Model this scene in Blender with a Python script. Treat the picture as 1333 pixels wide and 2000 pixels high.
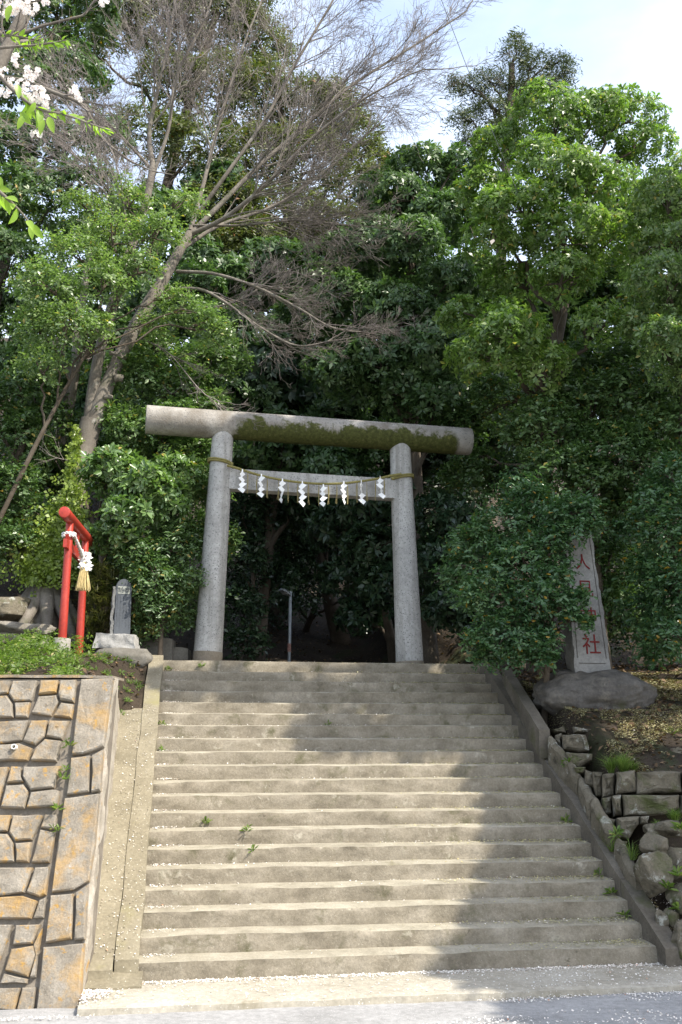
import bpy, math, random
import numpy as np
from mathutils import Vector

SC = bpy.context.scene
COL = SC.collection
for o in list(bpy.data.objects):
    bpy.data.objects.remove(o, do_unlink=True)
random.seed(7)
RNG = np.random.default_rng(11)

# ------------------------------------------------------------------ camera, sky, sun, exposure
F_PX, PIT, PSI, EYE, DIST = 1950.0, math.radians(13.143), math.radians(8.939), 1.739, 8.396
CAM = np.array([-DIST*math.sin(PSI), -DIST*math.cos(PSI), EYE])
FW = np.array([math.sin(PSI), math.cos(PSI), 0.0])
RT = np.array([math.cos(PSI), -math.sin(PSI), 0.0])
UP = np.array([0.0, 0.0, 1.0])
cd = bpy.data.cameras.new('camera'); cam = bpy.data.objects.new('camera', cd); COL.objects.link(cam)
cd.sensor_fit = 'VERTICAL'; cd.sensor_height = 36.0; cd.sensor_width = 24.0
cd.lens = F_PX/2000*36.0; cd.clip_start = 0.05; cd.clip_end = 3000
cam.location = CAM; cam.rotation_euler = (math.pi/2+PIT, 0, -PSI)
SC.camera = cam

SUN_CAM = (0.53, -0.38, 0.77)           # right, forward, up: direction to the sun
sd = RT*SUN_CAM[0]+FW*SUN_CAM[1]+UP*SUN_CAM[2]; sd = sd/np.linalg.norm(sd)
sl = bpy.data.lights.new('sun', 'SUN'); sl.energy = 3.3; sl.angle = math.radians(0.55); sl.color = (1.0, 0.93, 0.82)
sun = bpy.data.objects.new('sun', sl); COL.objects.link(sun); sun.location = tuple(sd*40)
sun.rotation_euler = Vector(tuple(sd)).to_track_quat('Z', 'Y').to_euler()

W = bpy.data.worlds.new('World'); SC.world = W; W.use_nodes = True
wn = W.node_tree; wn.nodes.clear()
sky = wn.nodes.new('ShaderNodeTexSky'); sky.sky_type = 'NISHITA'; sky.sun_disc = False
sky.sun_elevation = math.asin(sd[2]); sky.sun_rotation = math.atan2(sd[0], sd[1])
sky.air_density = 1.0; sky.dust_density = 1.6; sky.ozone_density = 1.0
bg = wn.nodes.new('ShaderNodeBackground'); bg.inputs[1].default_value = 0.15
wo = wn.nodes.new('ShaderNodeOutputWorld')
# thin veil of high cloud over the whole sky
tc = wn.nodes.new('ShaderNodeTexCoord'); mp = wn.nodes.new('ShaderNodeMapping'); mp.inputs['Scale'].default_value = (1.2, 1.2, 2.6)
ns = wn.nodes.new('ShaderNodeTexNoise'); ns.inputs['Scale'].default_value = 1.5; ns.inputs['Detail'].default_value = 7; ns.inputs['Roughness'].default_value = 0.55
rp = wn.nodes.new('ShaderNodeValToRGB'); rp.color_ramp.elements[0].position = 0.36; rp.color_ramp.elements[1].position = 0.68
rp.color_ramp.elements[0].color = (0.16, 0.16, 0.16, 1); rp.color_ramp.elements[1].color = (0.55, 0.55, 0.55, 1)
mx = wn.nodes.new('ShaderNodeMix'); mx.data_type = 'RGBA'; mx.inputs[7].default_value = (5.6, 5.8, 6.1, 1)
wn.links.new(tc.outputs['Generated'], mp.inputs[0]); wn.links.new(mp.outputs[0], ns.inputs['Vector']); wn.links.new(ns.outputs['Fac'], rp.inputs[0])
wn.links.new(rp.outputs[0], mx.inputs[0]); wn.links.new(sky.outputs[0], mx.inputs[6]); wn.links.new(mx.outputs[2], bg.inputs[0]); wn.links.new(bg.outputs[0], wo.inputs[0])

SC.view_settings.view_transform = 'Standard'; SC.view_settings.look = 'None'
SC.view_settings.exposure = 1.4; SC.view_settings.gamma = 1.0; SC.view_settings.use_curve_mapping = False
SC.render.engine = 'CYCLES'
SC.cycles.max_bounces = 8; SC.cycles.transparent_max_bounces = 4

# ------------------------------------------------------------------ helpers
def ray(u, v):
    x = (u-666.5)/F_PX; y = -(v-1000)/F_PX
    d = RT*x + FW*(math.cos(PIT)-y*math.sin(PIT)) + UP*(math.sin(PIT)+y*math.cos(PIT))
    return d/np.dot(d, FW)
def dep(u, v, d): return CAM + ray(u, v)*d           # a point in the place, d metres ahead of the viewpoint
def hz(u, v, z): r = ray(u, v); return CAM + r*(z-EYE)/r[2]
def hy(u, v, y): r = ray(u, v); return CAM + r*(y-CAM[1])/r[1]
def unit(a): return a/np.maximum(np.linalg.norm(a, axis=-1, keepdims=True), 1e-9)
def sstep(a, b, x): t = np.clip((x-a)/(b-a), 0, 1); return t*t*(3-2*t)

_nr = np.random.default_rng(3)
_ND = _nr.normal(size=(5, 14, 3)); _NP = _nr.uniform(0, 6.28, size=(5, 14))
def wav(P, s=1.0, k=0):                                # smooth lumpy noise, about -1..1
    P = np.asarray(P)*s
    return np.sin(P@_ND[k].T + _NP[k]).sum(-1)/4.2
def fbm(P, s=1.0): return wav(P, s, 0)*.55+wav(P, s*2.1, 1)*.28+wav(P, s*4.5, 2)*.17

def quads(name, V, n=4):
    V = np.asarray(V, dtype=np.float32).reshape(-1, 3); nv = len(V); nf = nv//n
    me = bpy.data.meshes.new(name)
    me.vertices.add(nv); me.vertices.foreach_set('co', V.ravel())
    me.loops.add(nf*n); me.loops.foreach_set('vertex_index', np.arange(nf*n, dtype=np.int32))
    me.polygons.add(nf); me.polygons.foreach_set('loop_start', np.arange(0, nf*n, n, dtype=np.int32))
    me.polygons.foreach_set('loop_total', np.full(nf, n, dtype=np.int32))
    me.update(); return me
def indexed(name, V, F4):                              # all-quad mesh from arrays
    V = np.asarray(V, dtype=np.float32); F4 = np.asarray(F4, dtype=np.int32); nf, n = F4.shape
    me = bpy.data.meshes.new(name)
    me.vertices.add(len(V)); me.vertices.foreach_set('co', V.ravel())
    me.loops.add(nf*n); me.loops.foreach_set('vertex_index', F4.ravel())
    me.polygons.add(nf); me.polygons.foreach_set('loop_start', np.arange(0, nf*n, n, dtype=np.int32))
    me.polygons.foreach_set('loop_total', np.full(nf, n, dtype=np.int32))
    me.update(); return me
def pyd(name, V, F):
    me = bpy.data.meshes.new(name); me.from_pydata([tuple(map(float, v)) for v in V], [], F); me.update(); return me

def link(name, me, mat=None, parent=None, label=None, cat=None, group=None, kind=None, smooth=False):
    """me is in world coordinates; the object gets its origin at its parent (children) or at its own base"""
    n = len(me.vertices); co = np.empty(n*3, dtype=np.float32); me.vertices.foreach_get('co', co); co = co.reshape(-1, 3)
    if parent is not None: org = np.array(parent.matrix_basis.translation if parent.parent is None else parent['_w'])
    else: org = np.array([(co[:, 0].min()+co[:, 0].max())/2, (co[:, 1].min()+co[:, 1].max())/2, co[:, 2].min()])
    co -= org.astype(np.float32); me.vertices.foreach_set('co', co.ravel()); me.update()
    o = bpy.data.objects.new(name, me); COL.objects.link(o)
    if parent is not None: o.parent = parent
    else: o.location = tuple(org)
    if mat is not None: me.materials.append(mat)
    if smooth: me.polygons.foreach_set('use_smooth', np.ones(len(me.polygons), dtype=bool))
    tag(o, label, cat, group, kind); return o
def sub(name, me, mat, part, **k):                     # child of a part (part sits at its thing's origin)
    top = part.parent; part['_w'] = tuple(top.location)
    o = link(name, me, mat, part, **k); del part['_w']; return o
def tag(o, label=None, cat=None, group=None, kind=None):
    if label: o['label'] = label
    if cat: o['category'] = cat
    if group: o['group'] = group
    if kind: o['kind'] = kind
def thing(name, loc, label, cat, group=None):
    o = bpy.data.objects.new(name, None); COL.objects.link(o); o.location = tuple(map(float, loc)); o.empty_display_size = .2
    tag(o, label, cat, group); return o

def frames(P):
    T = np.gradient(P, axis=0); T = unit(T)
    ref = np.array([0, 0, 1.0]) if abs(T[0][2]) < .8 else np.array([1.0, 0, 0])
    A = [unit(np.cross(T[0], ref))]
    for i in range(1, len(P)):
        a = A[-1]-T[i]*np.dot(A[-1], T[i]); A.append(unit(a))
    A = np.array(A); return T, A, np.cross(T, A)
def tube_arr(P, R, n=8, rough=0.0, cap=True):
    P = np.asarray(P, float); R = np.broadcast_to(np.asarray(R, float), (len(P),))
    T, A, B = frames(P); th = np.linspace(0, 2*math.pi, n, endpoint=False)
    ring = A[:, None]*np.cos(th)[None, :, None]+B[:, None]*np.sin(th)[None, :, None]
    rr = R[:, None, None]
    V = P[:, None]+ring*rr
    if rough: V = V+ring*rr*(fbm(V.reshape(-1, 3), 3.0).reshape(len(P), n, 1)*rough)
    V = V.reshape(-1, 3); m = len(P)
    i, j = np.meshgrid(np.arange(m-1), np.arange(n), indexing='ij'); j2 = (j+1) % n
    Fq = np.stack([i*n+j, i*n+j2, (i+1)*n+j2, (i+1)*n+j], -1).reshape(-1, 4)
    return V, Fq
def tubes(name, items, n=8, rough=0.0):
    Vs, Fs, off = [], [], 0
    for it in items:
        V, Fq = tube_arr(it[0], it[1], it[2] if len(it) > 2 else n, rough); Vs.append(V); Fs.append(Fq+off); off += len(V)
    return indexed(name, np.concatenate(Vs), np.concatenate(Fs))
def spline(P, n):                                     # Catmull-Rom resample
    P = np.asarray(P, float)
    if len(P) == 2: return P[0]+(P[1]-P[0])*np.linspace(0, 1, n)[:, None]
    Q = np.concatenate([[2*P[0]-P[1]], P, [2*P[-1]-P[-2]]]); out = []
    for t in np.linspace(0, len(P)-1, n):
        i = min(int(t), len(P)-2); f = t-i; a, b, c, d = Q[i], Q[i+1], Q[i+2], Q[i+3]
        out.append(.5*((2*b)+(c-a)*f+(2*a-5*b+4*c-d)*f*f+(3*b-a-3*c+d)*f**3))
    return np.array(out)
def cyl(name, a, b, r0, r1, n=32, rings=10, rough=0.0, bevel=0.012):
    """solid round member with closed, softly bevelled ends"""
    a = np.asarray(a, float); b = np.asarray(b, float); L = np.linalg.norm(b-a); t = np.linspace(0, 1, rings)
    ts = np.concatenate([[0, 0, bevel/L*.3], bevel/L+(1-2*bevel/L)*t, [1-bevel/L*.3, 1, 1]])
    base = r0+(r1-r0)*ts
    f = np.concatenate([[0.001, 1-bevel/r0, 1-bevel/r0*.3], np.ones(rings), [1-bevel/r1*.3, 1-bevel/r1, 0.001]])
    ax = (b-a)/L; P = a+ax*(ts*L)[:, None]
    ref = np.array([0, 0, 1.0]) if abs(ax[2]) < .8 else np.array([0, 1.0, 0]); A = unit(np.cross(ax, ref)); B = np.cross(ax, A)
    th = np.linspace(0, 2*math.pi, n, endpoint=False); ring = A*np.cos(th)[:, None]+B*np.sin(th)[:, None]
    V = P[:, None]+ring[None]*(base*f)[:, None, None]; m = len(ts)
    if rough: V = V+ring[None]*(fbm(V.reshape(-1, 3), 2.5).reshape(m, n, 1)*rough)
    i, j = np.meshgrid(np.arange(m-1), np.arange(n), indexing='ij'); j2 = (j+1) % n
    return indexed(name, V.reshape(-1, 3), np.stack([i*n+j, i*n+j2, (i+1)*n+j2, (i+1)*n+j], -1).reshape(-1, 4))
def boxgrid(name, fn, nu, nv, nw):
    """closed box surface; fn maps unit-cube points (N,3) to world"""
    Vs, Fs, off = [], [], 0
    for ax, (na, nb) in enumerate(((nv, nw), (nu, nw), (nu, nv))):
        for s in (0.0, 1.0):
            a, b = np.meshgrid(np.linspace(0, 1, na+1), np.linspace(0, 1, nb+1), indexing='ij')
            c = np.full_like(a, s); P = [None]*3; oth = [k for k in range(3) if k != ax]
            P[ax] = c; P[oth[0]] = a; P[oth[1]] = b
            Vs.append(np.stack(P, -1).reshape(-1, 3))
            i, j = np.meshgrid(np.arange(na), np.arange(nb), indexing='ij'); w = nb+1
            q = np.stack([i*w+j, (i+1)*w+j, (i+1)*w+j+1, i*w+j+1], -1).reshape(-1, 4)
            if (s == 0) != (ax == 1): q = q[:, ::-1]
            Fs.append(q+off); off += (na+1)*(nb+1)
    return indexed(name, fn(np.concatenate(Vs)), np.concatenate(Fs))
def rock(name, c, dims, seed=0, n=14, lump=.22, rz=0.0, fine=.05, flat=.0, facets=0, cb=.28):
    c = np.asarray(c, float); dims = np.asarray(dims, float)
    def fn(P):
        Q = P*2-1; S = unit(Q); cube = Q/np.maximum(np.abs(Q).max(-1, keepdims=True), 1e-6)
        k = np.abs(Q).max(-1, keepdims=True); S = S*(1-cb)+cube*cb
        Z = S*k; o = np.array([seed*3.7, seed*1.3, seed*2.9])
        Z = Z*(1+lump*fbm(S*1.1+o, 1.0)[:, None]+fine*fbm(S*2.5+o, 2.6)[:, None])
        rr_ = np.random.default_rng(seed+500)
        for _ in range(facets):
            nn = unit(rr_.normal(size=3)); ofs = rr_.uniform(.62, .9); ex = Z@nn-ofs; Z = Z-np.maximum(ex, 0)[:, None]*nn*.93
        if facets: Z = Z*(1+.02*wav(Z+o, 9, 2))[:, None]
        if flat: Z[:, 2] = np.minimum(Z[:, 2], flat+.04*wav(S+o, 3))
        Z = Z*dims; cs, sn = math.cos(rz), math.sin(rz)
        return c+np.stack([Z[:, 0]*cs-Z[:, 1]*sn, Z[:, 0]*sn+Z[:, 1]*cs, Z[:, 2]], -1)
    return boxgrid(name, fn, n, n, n)
def stone_poly(name, pts, nrm, thick, proud, seed=0, bevel=.018, rough=.008):
    """a dressed stone: outline polygon in space, face proud along nrm, sides running back"""
    P = np.asarray(pts, float); nrm = unit(np.asarray(nrm, float)); c = P.mean(0)
    per = np.linalg.norm(np.roll(P, -1, 0)-P, axis=1); step = max(per.sum()/22, .01); out = []
    for i in range(len(P)):
        k = max(1, int(round(per[i]/step))); q = P[(i+1) % len(P)]
        out += [P[i]+(q-P[i])*t for t in np.arange(k)/k]
    R = np.array(out); m = len(R); o = np.array([seed*1.7, seed*.9, seed*2.3])
    rad = np.linalg.norm(R-c, axis=1, keepdims=True); inw = (c-R)/rad
    e1 = unit(np.cross(nrm, UP)); jit = wav(R+o, 16, 3)[:, None]*rough*.5
    R = R+inw*jit; big = rad.mean()
    rings = [R-nrm*thick, R-nrm*.001, R+inw*bevel*.45+nrm*proud*.6, R+inw*bevel*1.5+nrm*proud,
             R+inw*rad*.42+nrm*proud, R+inw*rad*.75+nrm*proud]
    for i in (2, 3, 4, 5):
        a = (.5, .9, 1.3, 1.3)[i-2]; rings[i] = rings[i]+nrm*(fbm(rings[i]+o, 5.0)[:, None]*rough*2*a+wav(rings[i]+o, 22, 4)[:, None]*rough*.6*a)
    V = np.concatenate(rings+[[c+nrm*(proud+rough*fbm((c+o)[None], 5.0)[0])]])
    Fs = []
    for k in range(len(rings)-1):
        for j in range(m): Fs.append((k*m+j, k*m+(j+1) % m, (k+1)*m+(j+1) % m, (k+1)*m+j))
    k = len(rings)-1
    for j in range(m): Fs.append((k*m+j, k*m+(j+1) % m, len(V)-1))
    Fs.append(tuple(range(m))[::-1])
    # make outward: outline orientation may be either way round
    nn = sum(np.cross(R[i]-c, R[(i+1) % m]-c) for i in range(m))
    if np.dot(nn, nrm) < 0: Fs = [f[::-1] for f in Fs]
    return pyd(name, V, Fs)

# ------------------------------------------------------------------ materials
def nodes(name):
    m = bpy.data.materials.new(name); m.use_nodes = True; t = m.node_tree; b = t.nodes['Principled BSDF']; return m, t, b
def N(t, kind, **k):
    n = t.nodes.new(kind)
    for a, v in k.items(): setattr(n, a, v)
    return n
def ramp(t, fac, stops):
    r = N(t, 'ShaderNodeValToRGB'); e = r.color_ramp.elements
    while len(e) < len(stops): e.new(.5)
    for i, (p, c) in enumerate(stops): e[i].position = p; e[i].color = (*c, 1)
    t.links.new(fac, r.inputs[0]); return r.outputs[0]
def noise(t, vec, scale, detail=5, rough=.6, dist=0.0):
    n = N(t, 'ShaderNodeTexNoise'); n.inputs['Scale'].default_value = scale; n.inputs['Detail'].default_value = detail
    n.inputs['Roughness'].default_value = rough; n.inputs['Distortion'].default_value = dist; t.links.new(vec, n.inputs['Vector']); return n.outputs['Fac']
def mixc(t, fac, a, b, mode='MIX'):
    m = N(t, 'ShaderNodeMix', data_type='RGBA', blend_type=mode)
    for s, v in ((0, fac), (6, a), (7, b)):
        if isinstance(v, (int, float)): m.inputs[s].default_value = v
        elif isinstance(v, tuple): m.inputs[s].default_value = (*v, 1)
        else: t.links.new(v, m.inputs[s])
    return m.outputs[2]
def coords(t, jitter=True):
    c = N(t, 'ShaderNodeTexCoord')
    if not jitter: return c.outputs['Object']
    oi = N(t, 'ShaderNodeObjectInfo'); ml = N(t, 'ShaderNodeVectorMath', operation='MULTIPLY_ADD')
    t.links.new(oi.outputs['Random'], ml.inputs[0]); ml.inputs[1].default_value = (37, 53, 71); t.links.new(c.outputs['Object'], ml.inputs[2]); return ml.outputs[0]
def stone_mat(name, cols, scale=2.0, rough=.9, stains=(), bump=.3, bscale=60, speck=None, spec=.25, bdist=.01, streak=None):
    """cols: dark, mid, light; stains: (colour, scale, lo, hi) patches; speck: (colour, scale, threshold)"""
    m, t, b = nodes(name); v = coords(t)
    c = ramp(t, noise(t, v, scale, 8, .65), ((.28, cols[0]), (.5, cols[1]), (.74, cols[2])))
    f = noise(t, v, scale*14, 4, .7); c = mixc(t, .55, c, ramp(t, f, ((.3, (.55, .55, .55)), (.7, (1.25, 1.25, 1.25)))), 'MULTIPLY')
    for col, sc, lo, hi in stains:
        f2 = ramp(t, noise(t, v, sc, 9, .68, .3), ((lo, (0, 0, 0)), (hi, (1, 1, 1)))); c = mixc(t, f2, c, col)
    if streak:
        mpn = N(t, 'ShaderNodeMapping'); mpn.inputs['Scale'].default_value = (9, 9, .55); t.links.new(v, mpn.inputs[0])
        c = mixc(t, ramp(t, noise(t, mpn.outputs[0], 1.0, 6, .6), ((.50, (0, 0, 0)), (.72, (.75, .75, .75)))), c, streak)
    if speck:
        vo = N(t, 'ShaderNodeTexVoronoi'); vo.inputs['Scale'].default_value = speck[1]; t.links.new(v, vo.inputs['Vector'])
        f3 = ramp(t, vo.outputs['Color'], ((speck[2], (0, 0, 0)), (speck[2]+.06, (1, 1, 1)))); c = mixc(t, f3, c, speck[0])
    t.links.new(c, b.inputs['Base Color']); b.inputs['Roughness'].default_value = rough; b.inputs['Specular IOR Level'].default_value = spec
    bp = N(t, 'ShaderNodeBump'); bp.inputs['Strength'].default_value = bump; bp.inputs['Distance'].default_value = bdist
    t.links.new(noise(t, v, bscale*.4, 11, .78), bp.inputs['Height']); t.links.new(bp.outputs[0], b.inputs['Normal']); return m
def leaf_mat(name, dark, mid, light, rough=.32, trans=.3, spec=.5, odd=None, tint=(1.4, 1.65, .7)):
    m, t, b = nodes(name); g = N(t, 'ShaderNodeNewGeometry'); r = g.outputs['Random Per Island']
    v = N(t, 'ShaderNodeTexCoord').outputs['Object']
    st = [(0.0, dark), (.5, mid), (.975, light)]
    c = ramp(t, r, st+([(.992, odd)] if odd else []))
    big = ramp(t, noise(t, v, .9, 3, .5), ((.3, (.72, .78, .75)), (.7, (1.22, 1.15, 1.0)))); c = mixc(t, .8, c, big, 'MULTIPLY')
    b.inputs['Roughness'].default_value = rough; b.inputs['Specular IOR Level'].default_value = spec; t.links.new(c, b.inputs['Base Color'])
    tr = N(t, 'ShaderNodeBsdfTranslucent'); tc2 = mixc(t, 1.0, c, tint, 'MULTIPLY'); t.links.new(tc2, tr.inputs['Color'])
    mxs = N(t, 'ShaderNodeMixShader'); mxs.inputs[0].default_value = trans; out = t.nodes['Material Output']
    t.links.new(b.outputs[0], mxs.inputs[1]); t.links.new(tr.outputs[0], mxs.inputs[2]); t.links.new(mxs.outputs[0], out.inputs['Surface']); return m
def plain(name, col, rough=.5, spec=.4, var=.15, scale=8, bump=0.0, bscale=40, metal=0.0):
    m, t, b = nodes(name); v = coords(t); k = 1-var
    c = ramp(t, noise(t, v, scale, 6, .6), ((.3, tuple(x*k for x in col)), (.7, tuple(min(1, x*(1+var)) for x in col))))
    t.links.new(c, b.inputs['Base Color']); b.inputs['Roughness'].default_value = rough; b.inputs['Specular IOR Level'].default_value = spec; b.inputs['Metallic'].default_value = metal
    if bump:
        bp = N(t, 'ShaderNodeBump'); bp.inputs['Strength'].default_value = bump; bp.inputs['Distance'].default_value = .01
        t.links.new(noise(t, v, bscale, 6, .7), bp.inputs['Height']); t.links.new(bp.outputs[0], b.inputs['Normal'])
    return m

M = {}
M['step'] = stone_mat('step_concrete', ((.135, .116, .086), (.215, .188, .142), (.295, .262, .206)), 3.4, .92,
    stains=(((.085, .08, .042), 3.0, .56, .70), ((.40, .37, .30), 6.0, .60, .74), ((.10, .085, .06), 14, .62, .72)), bump=.9, bscale=60, speck=((.34, .31, .25), 210, .90))
M['tread'] = stone_mat('tread_concrete', ((.21, .187, .138), (.295, .267, .204), (.38, .35, .278)), 4.2, .92, stains=(((.13, .115, .06), 3.5, .60, .74),), bump=.6, bscale=80, speck=((.50, .46, .38), 200, .90))  # paler concrete for the upward-facing faces of the steps
M['ramp'] = stone_mat('ramp_concrete', ((.145, .126, .086), (.20, .175, .122), (.25, .222, .16)), 2.6, .92, stains=(((.2, .18, .09), 1.2, .6, .75),), bump=.3, bscale=110, speck=((.6, .57, .5), 150, .9))
M['curb'] = stone_mat('curb_concrete', ((.075, .065, .05), (.12, .105, .083), (.175, .155, .125)), 2.4, .92, stains=(((.075, .075, .035), 2.0, .55, .7), ((.26, .25, .22), 5, .66, .8)), bump=.5, bscale=70)
M['wallstone'] = stone_mat('moulded_wall_stone', ((.17, .147, .115), (.265, .234, .188), (.35, .315, .262)), 5.0, .95,
    stains=(((.42, .40, .36), 7, .66, .78), ((.40, .24, .07), 2.6, .49, .73), ((.40, .235, .06), 15, .57, .67), ((.38, .36, .32), 19, .62, .70), ((.12, .10, .08), 3.7, .60, .74)), bump=1.0, bscale=60, bdist=.02)
M['backing'] = stone_mat('wall_mortar', ((.11, .094, .074), (.17, .147, .118), (.24, .21, .172)), 6, .95, bump=.5)
M['return'] = stone_mat('wall_return_concrete', ((.24, .21, .17), (.36, .32, .26), (.48, .44, .38)), 5, .95, stains=(((.42, .24, .06), 6, .62, .72),), bump=.8, bscale=24, bdist=.02)  # lightened so this side looks sunlit; the sun is put into the colour
M['granite'] = stone_mat('torii_granite', ((.28, .275, .26), (.37, .363, .343), (.45, .44, .42)), 1.3, .8, stains=(((.2, .19, .17), 2.2, .6, .8),), bump=.25, bscale=150, speck=((.12, .12, .12), 95, .80), streak=(.17, .16, .14))
M['granite_foot'] = stone_mat('granite_foot', ((.15, .125, .09), (.2, .17, .13), (.26, .23, .18)), 3, .9, bump=.3, bscale=80)
M['rock'] = stone_mat('field_stone', ((.085, .073, .05), (.155, .135, .098), (.235, .21, .16)), 3.6, .95, stains=(((.05, .045, .032), 7, .55, .68), ((.38, .38, .33), 6.5, .57, .66), ((.075, .085, .03), 3.4, .54, .68)), bump=1.0, bscale=26, bdist=.04)
M['palerock'] = stone_mat('pale_rock', ((.13, .115, .09), (.21, .19, .155), (.30, .275, .23)), 5, .95, stains=(((.07, .06, .045), 6, .56, .7),), bump=1.0, bscale=26, bdist=.04)
M['boulder'] = stone_mat('boulder_stone', ((.075, .068, .06), (.12, .11, .098), (.18, .168, .15)), 2.4, .9, stains=(((.21, .19, .155), 4.2, .52, .70), ((.05, .046, .04), 8, .56, .7), ((.085, .09, .045), 2.8, .6, .72)), bump=1.0, bscale=20, bdist=.05, speck=((.26, .25, .2), 120, .93))
M['stele'] = stone_mat('stele_granite', ((.14, .137, .13), (.21, .206, .196), (.285, .28, .268)), 2.6, .85, stains=(((.2, .19, .175), 1.6, .55, .75),), bump=.35, bscale=70, speck=((.2, .2, .2), 110, .84))
M['slate'] = stone_mat('polished_slate', ((.035, .041, .05), (.052, .06, .07), (.072, .081, .092)), 2, .6, bump=.06, bscale=60, spec=.5)
M['slate_rough'] = stone_mat('split_slate', ((.09, .09, .088), (.165, .165, .16), (.25, .25, .24)), 9, .95, bump=1.0, bscale=30, bdist=.02)
M['whitestone'] = stone_mat('pale_granite', ((.20, .195, .18), (.33, .32, .30), (.46, .45, .425)), 12, .95, bump=.9, bscale=26, bdist=.02)
M['darkblock'] = stone_mat('weathered_block', ((.09, .082, .068), (.135, .125, .105), (.18, .17, .15)), 3, .95, bump=.5, bscale=40)
M['letter_red'] = plain('red_letter_paint', (.13, .018, .018), .8, .2)
M['letter_dark'] = plain('incised_letter', (.055, .06, .065), .8, .2)
M['plaque'] = stone_mat('lettered_panel', ((.20, .21, .185), (.26, .27, .24), (.32, .33, .30)), 5, .8, bump=.1)
M['red'] = stone_mat('red_lacquer', ((.24, .022, .014), (.33, .03, .017), (.40, .05, .03)), 3, .45, bump=.08, bscale=60, spec=.45, stains=(((.20, .03, .02), 6, .62, .75),))
M['footing'] = stone_mat('footing_concrete', ((.19, .175, .15), (.28, .262, .23), (.36, .345, .31)), 4, .92, bump=.4)
M['whiterope'] = plain('white_rope', (.62, .60, .57), .9, .1, .15, 30, .4, 160)
M['strawrope'] = plain('green_straw_rope', (.21, .185, .07), .9, .1, .25, 30, .4, 160)
M['straw'] = plain('straw', (.62, .50, .25), .85, .15, .2, 30)
M['strand'] = plain('dry_strand', (.26, .22, .10), .9, .1, .2, 30)
M['metal'] = plain('galvanised_steel', (.30, .32, .33), .5, .5, .12, 9, metal=.5)
M['lampglass'] = plain('lamp_diffuser', (.26, .25, .24), .35, .5, .06)
M['sticker'] = plain('faded_sticker', (.30, .16, .13), .7, .2, .5, 30)
M['pvc'] = plain('white_pipe', (.72, .72, .68), .5, .4, .06)
M['hole'] = plain('pipe_hole', (.02, .02, .018), .9, .1)
m, t, b = nodes('paper'); b.inputs['Base Color'].default_value = (.80, .80, .79, 1); b.inputs['Roughness'].default_value = .8; M['paper'] = m
for nm, cs, kw in (('bark', ((.11, .095, .078), (.17, .15, .125), (.24, .215, .18)), dict(stains=(((.30, .29, .255), 3.2, .6, .72), ((.075, .08, .045), 2.2, .55, .72)))),
                   ('darkbark', ((.05, .04, .03), (.085, .068, .05), (.13, .11, .085)), {}),
                   ('twig', ((.15, .128, .115), (.21, .183, .165), (.28, .25, .23)), {})):
    M[nm] = stone_mat(nm, cs, 3.0, .92, bump=.7 if nm != 'twig' else .1, bscale=22, bdist=.02, **kw)
M['soil'] = stone_mat('hill_soil', ((.022, .016, .011), (.040, .030, .020), (.070, .053, .036)), 1.4, 1.0, stains=(((.10, .075, .05), 9, .62, .74), ((.035, .048, .016), 1.1, .55, .7)), bump=1.0, bscale=26, bdist=.04)
M['asphalt'] = stone_mat('pale_asphalt', ((.23, .227, .22), (.29, .286, .278), (.35, .345, .336)), 1.2, .95, bump=.6, bscale=160, speck=((.4, .39, .38), 190, .82), stains=(((.13, .13, .128), .8, .58, .75),))
M['apron'] = stone_mat('apron_concrete', ((.26, .235, .18), (.34, .31, .25), (.41, .38, .32)), 1.8, .93, bump=.45, bscale=110, stains=(((.2, .175, .12), 2.0, .58, .72),), speck=((.55, .53, .48), 140, .87))
M['ground'] = stone_mat('open_ground', ((.05, .045, .03), (.08, .075, .045), (.12, .11, .07)), .4, 1.0, bump=.4, bscale=8)
# leaves
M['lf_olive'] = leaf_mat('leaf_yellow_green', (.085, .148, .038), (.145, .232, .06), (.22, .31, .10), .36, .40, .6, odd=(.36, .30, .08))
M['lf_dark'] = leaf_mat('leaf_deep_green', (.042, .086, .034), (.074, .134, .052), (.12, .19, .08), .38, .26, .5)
M['lf_deep'] = leaf_mat('leaf_painted_shade', (.018, .042, .022), (.034, .068, .034), (.06, .10, .05), .36, .18, .5)  # darker leaf copy; the shade inside the wood is put into its colour
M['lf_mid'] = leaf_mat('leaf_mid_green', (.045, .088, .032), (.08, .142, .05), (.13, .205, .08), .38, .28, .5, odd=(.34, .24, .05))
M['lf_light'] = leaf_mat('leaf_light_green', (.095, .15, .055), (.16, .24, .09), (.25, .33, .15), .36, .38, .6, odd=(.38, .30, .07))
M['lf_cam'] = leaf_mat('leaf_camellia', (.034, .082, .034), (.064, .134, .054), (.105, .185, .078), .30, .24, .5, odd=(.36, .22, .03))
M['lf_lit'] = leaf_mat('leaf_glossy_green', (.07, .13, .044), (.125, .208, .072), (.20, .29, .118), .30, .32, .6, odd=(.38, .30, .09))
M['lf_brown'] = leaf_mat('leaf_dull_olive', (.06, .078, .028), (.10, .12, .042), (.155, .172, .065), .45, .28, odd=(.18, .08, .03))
M['lf_cedar'] = leaf_mat('leaf_cedar', (.04, .06, .035), (.075, .10, .055), (.13, .145, .075), .55, .2)
M['lf_ivy'] = leaf_mat('leaf_ivy', (.11, .16, .02), (.18, .25, .035), (.26, .34, .07), .38, .36)
M['lf_grass'] = leaf_mat('leaf_grass', (.07, .12, .025), (.12, .19, .04), (.22, .28, .09), .5, .4, odd=(.4, .34, .16))
M['lf_bamboo'] = leaf_mat('leaf_bamboo_grass', (.05, .06, .02), (.09, .10, .035), (.19, .18, .08), .45, .34, odd=(.4, .33, .2))
M['lf_cherry'] = leaf_mat('leaf_cherry', (.17, .27, .03), (.24, .36, .05), (.32, .44, .08), .4, .5)
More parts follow.
